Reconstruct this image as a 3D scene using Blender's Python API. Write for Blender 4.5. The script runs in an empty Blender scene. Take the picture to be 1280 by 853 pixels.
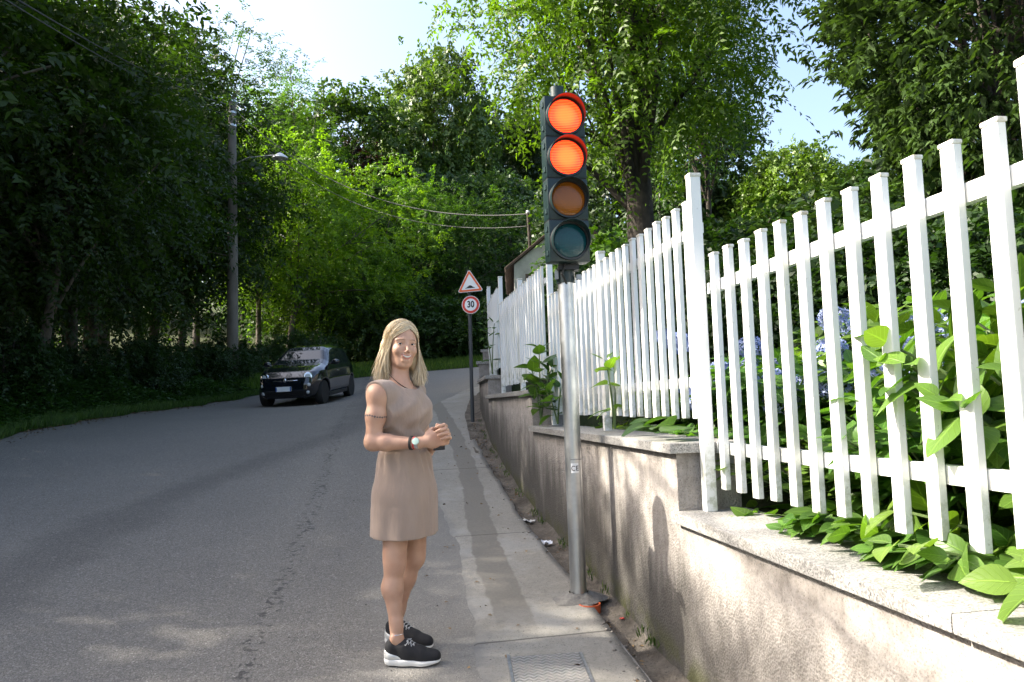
import bpy, bmesh, math, random
import numpy as np
from mathutils import Vector, Matrix
random.seed(7); RNG=np.random.default_rng(7)
C=bpy.context.scene.collection
PI=math.pi
# ------------------------------------------------------------------ camera, sky, sun, exposure
F=976.0; PIT=math.radians(4.6); ROL=math.radians(1.9); EYE=np.array([0,0,1.6])
fw=np.array([0,math.cos(PIT),math.sin(PIT)]); _r0=np.array([1.,0,0]); _u0=np.array([0,-math.sin(PIT),math.cos(PIT)])
CR=math.cos(ROL)*_r0-math.sin(ROL)*_u0; CU=math.sin(ROL)*_r0+math.cos(ROL)*_u0
cd=bpy.data.cameras.new('camera'); cam=bpy.data.objects.new('camera',cd); C.objects.link(cam)
cd.sensor_width=36; cd.lens=36*F/1280; cd.clip_end=2000; cd.clip_start=.05
cam.matrix_world=Matrix(((CR[0],CU[0],-fw[0],EYE[0]),(CR[1],CU[1],-fw[1],EYE[1]),(CR[2],CU[2],-fw[2],EYE[2]),(0,0,0,1)))
bpy.context.scene.camera=cam
SUN_AZ=math.radians(-86); SUN_EL=math.radians(37)      # azimuth from +Y, negative = to the left
sd=np.array([math.sin(SUN_AZ)*math.cos(SUN_EL),math.cos(SUN_AZ)*math.cos(SUN_EL),math.sin(SUN_EL)])
world=bpy.data.worlds.new('World'); bpy.context.scene.world=world; world.use_nodes=True
wn=world.node_tree; bg=wn.nodes['Background']
sky=wn.nodes.new('ShaderNodeTexSky'); sky.sky_type='NISHITA'; sky.sun_disc=False
sky.sun_elevation=SUN_EL; sky.sun_rotation=SUN_AZ; sky.air_density=1.0; sky.dust_density=5.; sky.ozone_density=1.0
wn.links.new(sky.outputs[0],bg.inputs[0]); bg.inputs[1].default_value=.15
sl=bpy.data.lights.new('sun','SUN'); sl.energy=4.5; sl.angle=math.radians(.53); sl.color=(1,.93,.82)
so=bpy.data.objects.new('sun',sl); C.objects.link(so)
so.rotation_euler=Vector(sd).to_track_quat('Z','Y').to_euler()
sc=bpy.context.scene
sc.view_settings.view_transform='Standard'; sc.view_settings.look='None'; sc.view_settings.gamma=1; sc.view_settings.exposure=1.68
sc.cycles.max_bounces=6; sc.cycles.diffuse_bounces=3; sc.cycles.glossy_bounces=2; sc.cycles.transmission_bounces=3; sc.cycles.transparent_max_bounces=4
sc.cycles.use_denoising=True

def ray(px,py): return fw+CR*((px-640)/F)+CU*((426.5-py)/F)
def at(px,py,Y):
    d=ray(px,py); return EYE+d*(Y/d[1])
AZ=math.radians(9.3); su=np.array([-math.sin(AZ),math.cos(AZ)]); tn=np.array([math.cos(AZ),math.sin(AZ)])
def st(s,t,z=0.):
    p=s*su+t*tn; return np.array([p[0],p[1],z])
# ground height: a smooth surface through surveyed points (along the wall, across the road, height)
CP=[(-4,1.28,-.25),(0,1.28,.1),(3.3,1.28,.38),(5.5,1.28,.56),(6.8,1.28,.65),(7.9,1.28,.8),(9.3,1.28,1.03),(10.5,1.3,1.24),(12,1.5,1.45),
(12.3,-5.4,1.37),(15.3,-5.3,1.56),(17.9,-5,1.7),(21.4,-4.5,1.88),(24,-3.8,2.1),(20,-2,1.73),(22,-1.5,1.91),(30.5,-1.1,2.77),(30,3.4,3.0),
(16,1.2,1.83),(22,1.4,2.3),(0,-5,.08),(5,-5,.6),(0,-2,.08),(3.7,0,.39),(-4,-5,-.3),(36,2,3.5),(8,-2,.85)]
_P=np.array([st(a,b)[:2] for a,b,_ in CP]); _Z=np.array([c[2] for c in CP])
def _k(r2): return np.where(r2>0,.5*r2*np.log(np.maximum(r2,1e-12)),0)
_n=len(_P); _Q=np.c_[np.ones(_n),_P]
_W=np.linalg.solve(np.block([[_k(((_P[:,None]-_P[None])**2).sum(-1))+np.eye(_n)*.3,_Q],[_Q.T,np.zeros((3,3))]]),np.r_[_Z,0,0,0])
def h(x,y):
    x=np.asarray(x,float); y=np.asarray(y,float)
    r2=(x[...,None]-_P[:,0])**2+(y[...,None]-_P[:,1])**2
    return _k(r2)@_W[:_n]+_W[_n]+_W[_n+1]*x+_W[_n+2]*y
def hst(s,t):
    p=st(s,t); return float(h(p[0],p[1]))
LE=[(-8,-5.2),(4,-5.4),(12.3,-5.5),(15.4,-5.35),(18,-5.06),(21.4,-4.54),(23.9,-3.8),(27,-2.7),(30.7,-1.2),(31.6,1),(31.2,3.5),(30.5,7),(30,13)]
LEs=np.array([a[0] for a in LE[:9]]); LEt=np.array([a[1] for a in LE[:9]])
RE=[(-8,1.28),(9.8,1.28),(11.9,1.42),(14,1.75),(17,2.5),(19.5,3.8),(21.5,6),(22.5,9),(23,13)]

# ------------------------------------------------------------------ object helpers
def tag(o,label=None,cat=None,group=None,kind=None):
    if label: o['label']=label
    if cat: o['category']=cat
    if group: o['group']=group
    if kind: o['kind']=kind
    return o
def thing(name,label,cat,loc=(0,0,0),group=None,rz=0):
    o=bpy.data.objects.new(name,None); C.objects.link(o); o.location=[float(v) for v in loc]; o.rotation_euler.z=rz
    o.empty_display_size=.1
    return tag(o,label,cat,group)
def link(name,me,mats=None,parent=None):
    o=bpy.data.objects.new(name,me); C.objects.link(o)
    if mats:
        for m in (mats if isinstance(mats,(list,tuple)) else [mats]): me.materials.append(m)
    if parent is not None: o.parent=parent
    return o
def npmesh(name,v,f,mats=None,parent=None,smooth=False,uv=None,rnd=None,mi=None):
    """v (N,3); f (M,k) int array or list of arrays; world/local coordinates as given"""
    fs=f if isinstance(f,list) else [f]
    fs=[np.asarray(a,np.int32) for a in fs if len(a)]
    me=bpy.data.meshes.new(name); v=np.asarray(v,np.float32)
    me.vertices.add(len(v)); me.vertices.foreach_set('co',v.ravel())
    loops=np.concatenate([a.ravel() for a in fs]); tot=np.concatenate([np.full(len(a),a.shape[1],np.int32) for a in fs])
    st_=np.concatenate([[0],np.cumsum(tot)[:-1]]).astype(np.int32)
    me.loops.add(len(loops)); me.loops.foreach_set('vertex_index',loops)
    me.polygons.add(len(tot)); me.polygons.foreach_set('loop_start',st_)
    try: me.polygons.foreach_set('loop_total',tot)
    except Exception: pass
    if uv is not None:
        l=me.uv_layers.new(name='UVMap'); l.data.foreach_set('uv',np.asarray(uv,np.float32)[loops].ravel())
    if rnd is not None:
        a=me.attributes.new('rnd','FLOAT','FACE'); a.data.foreach_set('value',np.asarray(rnd,np.float32))
    if mi is not None: me.polygons.foreach_set('material_index',np.asarray(mi,np.int32))
    me.update(calc_edges=True); me.validate()
    if smooth: me.polygons.foreach_set('use_smooth',np.ones(len(me.polygons),bool))
    return link(name,me,mats,parent)
class MB:
    """collects simple shapes into one mesh"""
    def __init__(s): s.v=[]; s.f=[]; s.n=0
    def add(s,v,f):
        s.v.append(np.asarray(v,float)); s.f+= [tuple(i+s.n for i in q) for q in f]; s.n+=len(v); return s
    def box(s,c,d,R=None,bev=0):
        c=np.asarray(c,float); d=np.asarray(d,float)/2
        if bev<=0:
            q=np.array([[x,y,z] for x in(-1,1) for y in(-1,1) for z in(-1,1)])*d
            fc=[(0,1,3,2),(4,6,7,5),(0,4,5,1),(2,3,7,6),(0,2,6,4),(1,5,7,3)]
        else:
            bm=bmesh.new(); bmesh.ops.create_cube(bm,size=1); 
            for w in bm.verts: w.co=Vector((w.co.x*2*d[0],w.co.y*2*d[1],w.co.z*2*d[2]))
            bmesh.ops.bevel(bm,geom=bm.edges[:],offset=bev,segments=2,affect='EDGES',profile=.6)
            bm.verts.index_update(); q=np.array([w.co[:] for w in bm.verts]); fc=[tuple(w.index for w in p.verts) for p in bm.faces]; bm.free()
        if R is not None: q=q@np.asarray(R).T
        return s.add(q+c,fc)
    def tube(s,pts,r,n=10,cap=True):
        pts=[np.asarray(p,float) for p in pts]; r=[r]*len(pts) if np.isscalar(r) else r
        V=[];Fc=[];m=len(pts); up=None
        for i,p in enumerate(pts):
            d=pts[min(i+1,m-1)]-pts[max(i-1,0)]; d=d/(np.linalg.norm(d)+1e-9)
            if up is None: up=np.array([0,0,1.]) if abs(d[2])<.9 else np.array([1.,0,0])
            a=np.cross(d,up); a/=np.linalg.norm(a)+1e-9; b=np.cross(a,d); up=b
            for k in range(n):
                t=2*PI*k/n; V.append(p+r[i]*(a*math.cos(t)+b*math.sin(t)))
        for i in range(m-1):
            for k in range(n): Fc.append((i*n+k,i*n+(k+1)%n,(i+1)*n+(k+1)%n,(i+1)*n+k))
        if cap: Fc.append(tuple(range(n-1,-1,-1))); Fc.append(tuple((m-1)*n+k for k in range(n)))
        return s.add(V,Fc)
    def lathe(s,prof,n,c,R=None):
        """prof: (r,z) list about local z"""
        V=[(r*math.cos(2*PI*k/n),r*math.sin(2*PI*k/n),z) for r,z in prof for k in range(n)]
        Fc=[(i*n+k,i*n+(k+1)%n,(i+1)*n+(k+1)%n,(i+1)*n+k) for i in range(len(prof)-1) for k in range(n)]
        if prof[0][0]>1e-6: Fc.append(tuple(range(n-1,-1,-1)))
        if prof[-1][0]>1e-6: Fc.append(tuple((len(prof)-1)*n+k for k in range(n)))
        V=np.array(V)
        if R is not None: V=V@np.asarray(R).T
        return s.add(V+np.asarray(c,float),Fc)
    def build(s,name,mat,parent=None,smooth=False,angle=None):
        me=bpy.data.meshes.new(name); me.from_pydata([tuple(x) for x in np.concatenate(s.v)],[],s.f); me.validate(); me.update()
        o=link(name,me,mat,parent)
        if smooth or angle:
            me.polygons.foreach_set('use_smooth',np.ones(len(me.polygons),bool))
            if angle: me.set_sharp_from_angle(angle=math.radians(angle))
        return o
def frame(z,x=(0,0,1)):
    """rotation matrix (columns) whose local z is z"""
    z=np.asarray(z,float); z/=np.linalg.norm(z); x=np.asarray(x,float)
    x=x-z*(x@z); 
    if np.linalg.norm(x)<1e-4: x=np.array([1.,0,0])-z*z[0]
    x/=np.linalg.norm(x); return np.c_[x,np.cross(z,x),z]

# ------------------------------------------------------------------ materials
def mat(name,rough=.6,col=(.5,.5,.5),metal=0,spec=.5,**kw):
    m=bpy.data.materials.new(name); m.use_nodes=True; p=m.node_tree.nodes['Principled BSDF']
    p.inputs['Base Color'].default_value=(*col,1); p.inputs['Roughness'].default_value=rough; p.inputs['Metallic'].default_value=metal
    p.inputs['Specular IOR Level'].default_value=spec
    for k,v in kw.items(): p.inputs[k.replace('_',' ')].default_value=v
    return m
class N:
    """tiny node helper"""
    def __init__(s,m): s.m=m; s.t=m.node_tree; s.p=s.t.nodes.get('Principled BSDF'); s.tc=s.t.nodes.new('ShaderNodeTexCoord')
    def n(s,ty,**kw):
        o=s.t.nodes.new('ShaderNode'+ty)
        for k,v in kw.items(): setattr(o,k,v)
        return o
    def L(s,a,b): s.t.links.new(a,b)
    def noise(s,scale,detail=4,rough=.6,vec=None,mapscale=None,dist=0):
        o=s.n('TexNoise'); o.inputs['Scale'].default_value=scale; o.inputs['Detail'].default_value=detail; o.inputs['Roughness'].default_value=rough; o.inputs['Distortion'].default_value=dist
        v=vec or s.tc.outputs['Object']
        if mapscale:
            mp=s.n('Mapping'); mp.inputs['Scale'].default_value=mapscale; s.L(v,mp.inputs[0]); v=mp.outputs[0]
        s.L(v,o.inputs['Vector']); return o.outputs['Fac']
    def vor(s,scale,feature='F1',vec=None,out='Distance',rand=1):
        o=s.n('TexVoronoi',feature=feature); o.inputs['Scale'].default_value=scale; o.inputs['Randomness'].default_value=rand
        s.L(vec or s.tc.outputs['Object'],o.inputs['Vector']); return o.outputs[out]
    def ramp(s,fac,stops,interp='LINEAR'):
        o=s.n('ValToRGB'); cr=o.color_ramp; cr.interpolation=interp
        while len(cr.elements)<len(stops): cr.elements.new(.5)
        for e,(p,c) in zip(cr.elements,stops):
            e.position=p; e.color=(*c,1) if not np.isscalar(c) else (c,c,c,1)
        s.L(fac,o.inputs[0]); return o.outputs[0]
    def mix(s,fac,a,b,mode='MIX'):
        o=s.n('Mix',data_type='RGBA',blend_type=mode)
        for i,x in ((0,fac),(6,a),(7,b)):
            if isinstance(x,(int,float)): o.inputs[i].default_value=x if i==0 else (x,x,x,1)
            elif isinstance(x,tuple): o.inputs[i].default_value=(*x,1)
            else: s.L(x,o.inputs[i])
        return o.outputs[2]
    def math(s,op,a,b=0,c=None,clamp=False):
        o=s.n('Math',operation=op,use_clamp=clamp)
        for i,x in enumerate((a,b) if c is None else (a,b,c)):
            if isinstance(x,(int,float)): o.inputs[i].default_value=x
            else: s.L(x,o.inputs[i])
        return o.outputs[0]
    def step(s,x,lo,hi):
        o=s.n('MapRange',interpolation_type='SMOOTHSTEP'); s.L(x,o.inputs[0]); o.inputs[1].default_value=lo; o.inputs[2].default_value=hi; return o.outputs[0]
    def bump(s,hgt,strength=.3,dist=.01,prev=None):
        o=s.n('Bump'); o.inputs['Strength'].default_value=strength; o.inputs['Distance'].default_value=dist; s.L(hgt,o.inputs['Height'])
        if prev: s.L(prev,o.inputs['Normal'])
        s.L(o.outputs[0],s.p.inputs['Normal']); return o.outputs[0]
    def col(s,c): s.L(c,s.p.inputs['Base Color'])
    def rough(s,c): s.L(c,s.p.inputs['Roughness'])
    def sep(s,vec):
        o=s.n('SeparateXYZ'); s.L(vec,o.inputs[0]); return o.outputs
def leafmat(name,dark,light,rough=.5,trans=.35,tcol=None,spec=.4,vein=False):
    m=mat(name,rough=rough,spec=spec); k=N(m)
    a=k.n('Attribute',attribute_name='rnd'); oi=k.n('ObjectInfo')
    c=k.ramp(a.outputs['Fac'],[(0,dark),(.55,tuple((x+y)/2 for x,y in zip(dark,light))),(1,light)])
    if vein:
        uv=k.sep(k.tc.outputs['UV']); ax=k.math('ABSOLUTE',uv[0])
        mid=k.step(ax,.10,.02)
        w=k.math('SUBTRACT',uv[1],k.math('MULTIPLY',ax,.28)); w=k.math('FRACT',k.math('MULTIPLY',w,7.)); vs=k.step(k.math('ABSOLUTE',k.math('SUBTRACT',w,.5)),.09,.0)
        vs=k.math('MULTIPLY',vs,.6); vv=k.math('MAXIMUM',mid,vs)
        c=k.mix(k.math('MULTIPLY',vv,.35),c,tuple(min(1,x*2.0) for x in light))
        k.bump(k.math('SUBTRACT',1,vv),.5,.004)
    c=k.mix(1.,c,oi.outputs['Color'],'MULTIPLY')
    k.col(c)
    tr=k.n('BsdfTranslucent'); tc=k.mix(1.,c,tcol or (1.5,1.7,.5),'MULTIPLY'); k.L(tc,tr.inputs[0])
    ms=k.n('MixShader'); ms.inputs[0].default_value=trans
    out=m.node_tree.nodes['Material Output']; k.L(k.p.outputs[0],ms.inputs[1]); k.L(tr.outputs[0],ms.inputs[2]); k.L(ms.outputs[0],out.inputs[0])
    return m
M={}
M['leaf_robinia']=leafmat('leaf_robinia',(.028,.062,.012),(.085,.16,.02),trans=.42)
M['leaf_round']=leafmat('leaf_round',(.022,.045,.014),(.07,.11,.03),trans=.25)
M['leaf_gloss']=leafmat('leaf_gloss',(.026,.05,.016),(.06,.105,.03),rough=.3,trans=.15,spec=.7)
M['leaf_bush']=leafmat('leaf_bush',(.022,.055,.012),(.06,.12,.022),trans=.3)
M['leaf_purple']=leafmat('leaf_purple',(.03,.012,.016),(.07,.025,.03),trans=.2,tcol=(1.5,.8,.8))
M['leaf_hyd']=leafmat('leaf_hyd',(.04,.10,.016),(.11,.205,.035),rough=.42,trans=.33,spec=.4,vein=True)
M['grass']=leafmat('grass_blades',(.03,.07,.012),(.085,.15,.03),trans=.3)
M['dry']=leafmat('dry_leaf',(.12,.07,.03),(.25,.17,.08),trans=.1,tcol=(1,1,1))
def bark(name,a,b):
    m=mat(name,.9); k=N(m); n1=k.noise(9,6,.7,mapscale=(1,1,.22)); n2=k.noise(2.5,3)
    k.col(k.mix(k.step(n2,.35,.7),k.ramp(n1,[(.3,a),(.7,b)]),tuple(x*.6 for x in a))); k.bump(n1,.9,.03); return m
M['bark']=bark('bark',(.035,.028,.02),(.09,.07,.052)); M['bark_pale']=bark('bark_pale',(.09,.075,.055),(.2,.17,.13))
# asphalt: UV is (s,t) in metres
m=mat('asphalt',.85,spec=.35); k=N(m); M['asphalt']=m
uv=k.sep(k.tc.outputs['UV'])
g1=k.vor(130); g2=k.noise(240,2,.5); big=k.noise(.55,4,.6); mid=k.noise(4.5,5,.7)
base=k.ramp(k.vor(135,out='Color'),[(0,(.118,.110,.098)),(.45,(.198,.184,.162)),(.8,(.265,.246,.218)),(1,(.46,.43,.39))])
base=k.mix(k.step(g2,.3,.75),k.mix(1.,base,.62,'MULTIPLY'),base)
base=k.mix(k.math('MULTIPLY',k.step(big,.35,.7),.35),base,k.mix(1.,base,(.72,.72,.74),'MULTIPLY'))
base=k.mix(k.math('MULTIPLY',k.step(mid,.5,.8),.22),base,(.20,.195,.185))
# darker worn wheel line, running along the road
def band(t0,half,amp,sc_=1.2):
    w=k.math('ADD',uv[1],k.math('MULTIPLY',k.math('SUBTRACT',k.noise(sc_,3,.5),.5),.7)); w=k.math('SUBTRACT',w,k.math('MULTIPLY',k.step(uv[0],6,13),2.0 if t0<-2 else 0))
    d=k.math('ABSOLUTE',k.math('SUBTRACT',w,t0)); return k.math('MULTIPLY',k.step(d,half,half*.15),amp)
base=k.mix(band(-2.35,.42,.5),base,k.mix(1.,base,(.52,.52,.54),'MULTIPLY'))
base=k.mix(band(-.75,.55,.22),base,k.mix(1.,base,(1.35,1.33,1.28),'MULTIPLY'))
# a string of little pits left of the woman
w=k.math('ADD',uv[1],k.math('MULTIPLY',k.math('SUBTRACT',k.noise(5,2,.5),.5),.16))
pl=k.step(k.math('ABSOLUTE',k.math('SUBTRACT',w,-.67)),.10,.02); pn=k.step(k.noise(22,2,.4),.56,.64)
pits=k.math('MULTIPLY',pl,pn); base=k.mix(k.math('MULTIPLY',pits,.6),base,(.02,.02,.02))
# fine dust along the concrete edge
edge=k.math('MULTIPLY',k.step(k.math('ADD',uv[1],k.math('MULTIPLY',k.noise(2.2,4,.65),.9)),.1,.95),.55); base=k.mix(edge,base,(.21,.205,.19))
k.col(base); b=k.bump(g1,.55,.006); k.bump(k.math('SUBTRACT',1,pits),.6,.01,b)
# concrete apron: UV (s,t)
m=mat('apron_concrete',.9,spec=.3); k=N(m); M['concrete']=m; uv=k.sep(k.tc.outputs['UV'])
n1=k.noise(1.6,5,.65); n2=k.noise(30,4,.7); n3=k.noise(120,2,.5)
base=k.ramp(n1,[(.3,(.21,.195,.162)),(.7,(.32,.30,.255))]); base=k.mix(.35,base,k.ramp(n2,[(.3,(.17,.165,.15)),(.7,(.34,.33,.31))]))
base=k.mix(k.math('MULTIPLY',k.step(n3,.56,.7),.7),base,(.08,.078,.07))
# light patches and the smoother grey-brown channel strip
wob=k.math('MULTIPLY',k.math('SUBTRACT',k.noise(3,3,.6),.5),.10)
tt=k.math('ADD',uv[1],wob); cen=k.math('ADD',.66,k.math('MULTIPLY',k.step(uv[0],4.2,9.5),.22))
dd=k.math('ABSOLUTE',k.math('SUBTRACT',tt,cen)); chan=k.math('MULTIPLY',k.step(dd,.115,.095),k.step(uv[0],3.9,4.6))
base=k.mix(k.math('MULTIPLY',chan,.85),base,k.ramp(k.noise(60,3),[(.3,(.145,.135,.115)),(.7,(.185,.172,.148))]))
pale=k.math('MULTIPLY',k.step(k.noise(1.1,5,.7,mapscale=(1,1,1)),.5,.62),k.math('SUBTRACT',1,chan)); base=k.mix(k.math('MULTIPLY',pale,.4),base,(.33,.33,.315))
lft=k.math('SUBTRACT',uv[1],k.math('MULTIPLY',k.noise(2.5,5,.7),.42)); base=k.mix(k.math('MULTIPLY',k.step(lft,.34,.16),.8),base,(.155,.152,.148))
# transverse joints
for s0 in (3.95,6.1,8.6):
    j=k.step(k.math('ABSOLUTE',k.math('SUBTRACT',k.math('ADD',uv[0],k.math('MULTIPLY',wob,.12)),s0)),.012,.004); base=k.mix(k.math('MULTIPLY',j,.75),base,(.06,.055,.05))
k.col(base); b=k.bump(n2,.35,.006); k.bump(n3,.25,.003,b)
# dirt in the channel at the wall
m=mat('channel_soil',.95,spec=.2); k=N(m); M['dirt']=m; n1=k.noise(5,6,.75); n2=k.noise(60,4,.7)
base=k.ramp(n1,[(.3,(.05,.042,.033)),(.62,(.17,.15,.125)),(.8,(.27,.25,.22))]); base=k.mix(k.step(n2,.55,.7),base,(.05,.042,.03)); k.col(base); b=k.bump(n1,.9,.04); k.bump(n2,.8,.01,b)
m=mat('forest_soil',.95,spec=.2); k=N(m); M['soil']=m; n1=k.noise(2,6,.75); n2=k.noise(25,5,.7)
base=k.ramp(n1,[(.3,(.028,.04,.014)),(.7,(.06,.07,.028))]); k.col(k.mix(k.step(n2,.5,.75),base,(.07,.055,.035))); k.bump(n2,.8,.04)
# plaster of the garden wall
m=mat('roughcast_plaster',.92,spec=.25); k=N(m); M['plaster']=m
ob=k.sep(k.tc.outputs['Object'])
n1=k.noise(14,6,.75); n2=k.noise(120,3,.6); st1=k.noise(3.2,5,.7,mapscale=(1,1,.25)); st2=k.noise(11,4,.7,mapscale=(1,1,.12))
base=k.ramp(n1,[(.28,(.20,.182,.162)),(.5,(.31,.285,.26)),(.8,(.42,.392,.362))])
base=k.mix(k.math('MULTIPLY',k.step(k.vor(95),.32,.10),.7),base,(.15,.125,.10))
uv=k.sep(k.tc.outputs['UV'])     # UV = (s, height above the ground)
hh=k.math('ADD',uv[1],k.math('MULTIPLY',k.math('SUBTRACT',st1,.5),1.0)); hh=k.math('ADD',hh,k.math('MULTIPLY',k.math('SUBTRACT',st2,.5),.5))
mold=k.math('MULTIPLY',k.step(hh,.80,.20),k.math('ADD',.45,k.math('MULTIPLY',k.step(uv[0],2.3,3.6),.55))); base=k.mix(k.math('MULTIPLY',mold,.9),base,k.ramp(n2,[(.3,(.045,.042,.037)),(.7,(.10,.093,.082))]))
top=k.math('MULTIPLY',k.step(uv[1],.45,.95),k.step(st2,.52,.66)); base=k.mix(k.math('MULTIPLY',top,.4),base,(.17,.155,.135))
moss=k.math('MULTIPLY',k.step(uv[1],.16,.02),k.step(k.noise(4,5,.7),.42,.6)); base=k.mix(k.math('MULTIPLY',moss,.75),base,(.08,.085,.03))
k.col(base); b=k.bump(n1,.5,.010); b=k.bump(n2,.6,.006,b); k.bump(k.vor(95),.6,.007,b)
# granite coping
m=mat('granite',.7,spec=.4); k=N(m); M['granite']=m
base=k.ramp(k.vor(190,out='Color'),[(0,(.07,.07,.068)),(.25,(.20,.195,.185)),(.6,(.34,.33,.31)),(1,(.47,.46,.43))]); n1=k.noise(3,5,.7); n3=k.noise(12,5,.7)
base=k.mix(k.math('MULTIPLY',k.step(n1,.45,.72),.6),base,(.2,.19,.165)); base=k.mix(k.math('MULTIPLY',k.step(n3,.58,.7),.5),base,(.16,.15,.115)); k.col(base); b=k.bump(k.noise(120,3),.35,.004)
# white fence plastic, slightly grimy
m=mat('white_fence',.42,spec=.45); k=N(m); M['white']=m; n1=k.noise(5,4,.6,mapscale=(1,1,.25))
fz=k.sep(k.tc.outputs['Object'])[2]; c0=k.mix(k.math('MULTIPLY',k.step(n1,.48,.75),.7),(.79,.80,.79),(.60,.60,.51)); gr=k.math('MULTIPLY',k.step(fz,.42,.08),k.step(k.noise(16,5,.7),.42,.62)); c0=k.mix(k.math('MULTIPLY',gr,.7),c0,(.34,.36,.25)); sp_=k.step(k.noise(70,3,.6),.66,.72); c0=k.mix(k.math('MULTIPLY',sp_,.45),c0,(.35,.34,.28)); k.col(c0); k.bump(k.noise(40,3),.12,.002)
m=mat('white_cap',.5); k=N(m); M['cap']=m; k.col(k.mix(k.step(k.noise(30,3),.4,.7),(.74,.73,.68),(.47,.42,.30)))
def metal(name,col,rough,var=.15,sc_=20):
    m=mat(name,rough,col,1.0); k=N(m); n=k.noise(sc_,5,.6); k.col(k.mix(k.step(n,.3,.75),col,tuple(x*(1-var) for x in col))); k.rough(k.ramp(n,[(.3,rough*.8),(.7,min(1,rough*1.3))])); return m
M['galv']=metal('galvanised_steel',(.58,.60,.62),.36,.25,9); M['steel']=metal('worn_steel',(.35,.36,.37),.5,.3); M['chrome']=metal('chrome',(.8,.8,.8),.12,.05)
M['darkpole']=mat('dark_grey_paint',.5,(.055,.06,.065))
M['tl_green']=mat('dark_green_housing',.38,(.012,.035,.034)); k=N(M['tl_green']); n=k.noise(18,4,.6); k.col(k.mix(k.step(n,.45,.8),(.006,.019,.020),(.016,.032,.031)))
M['tl_dark']=mat('mast_paint',.5,(.010,.030,.030)); M['black']=mat('black_plastic',.45,(.012,.012,.013)); M['rubber']=mat('rubber',.8,(.018,.018,.018))
# ------------------------------------------------------------------ ground, road, apron
def resamp(pl,n):
    pl=np.array(pl,float); d=np.r_[0,np.cumsum(np.linalg.norm(np.diff(pl,axis=0),axis=1))]; q=np.linspace(0,d[-1],n)
    return np.c_[np.interp(q,d,pl[:,0]),np.interp(q,d,pl[:,1])]
def st2xy(a): return a[...,:1]*su+a[...,1:]*tn
def grid_faces(a,b):
    i=np.arange(a-1)[:,None]*b+np.arange(b-1)[None]; i=i.ravel(); return np.c_[i,i+1,i+b+1,i+b]
def up(f): return f[:,::-1]
# near part of the road has straight rows, the bend is skinned between its two edges
S1=np.linspace(-7,19.5,150)
lt=np.interp(S1,LEs,LEt); rs=np.array([a[0] for a in RE[:6]]); rt_=np.array([a[1] for a in RE[:6]])
RT=lambda s: np.interp(s,rs,rt_)
L1=np.c_[S1,lt]; R1=np.c_[S1,RT(S1)-.165]
L2=resamp([(19.5,np.interp(19.5,LEs,LEt))]+[p for p in LE if p[0]>19.6 ],60)[1:]; R2=resamp([(19.5,3.8-.165),(21.3,6),(22.3,9),(22.8,13)],60)[1:]
Lr=np.r_[L1,L2]; Rr=np.r_[R1,R2]; nb=70
jit=RNG.normal(0,.035,len(Lr)); jit=np.convolve(jit,[.25,.5,.25],'same'); Lr=Lr.copy(); Lr[:len(S1),1]+=jit[:len(S1)]
w=np.linspace(0,1,nb)[None,:,None]; G=Lr[:,None]*(1-w)+Rr[:,None]*w
xy=st2xy(G.reshape(-1,2)); z=h(xy[:,0],xy[:,1])
tag(npmesh('road',np.c_[xy,z],up(grid_faces(len(Lr),nb)),M['asphalt'],smooth=True,uv=G.reshape(-1,2)),kind='structure')
# concrete apron: a slab flush with the asphalt, its outer edge drops into the channel by the wall
Sa=np.linspace(-6,19,320); na=14
l=RT(Sa)-.86+np.convolve(RNG.normal(0,.03,len(Sa)),np.ones(5)/5,'same')+.05*np.sin(Sa*1.3)-.5*np.clip((3.6-Sa)/2,0,1)
r=RT(Sa)-.165+np.convolve(RNG.normal(0,.018,len(Sa)),np.ones(4)/4,'same')-.03*np.clip((4-Sa),0,1)
G=np.stack([np.full((len(Sa),na),1.)*Sa[:,None],l[:,None]+(r-l)[:,None]*np.linspace(0,1,na)[None]],-1)
G=np.concatenate([G,G[:,-1:]],1); xy=st2xy(G.reshape(-1,2)); z=h(xy[:,0],xy[:,1])+.007; z=z.reshape(len(Sa),na+1); z[:,0]-=.02; z[:,-1]-=.14
tag(npmesh('pavement',np.c_[xy,z.ravel()],up(grid_faces(len(Sa),na+1)),M['concrete'],smooth=False,uv=G.reshape(-1,2)),kind='structure')
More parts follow.
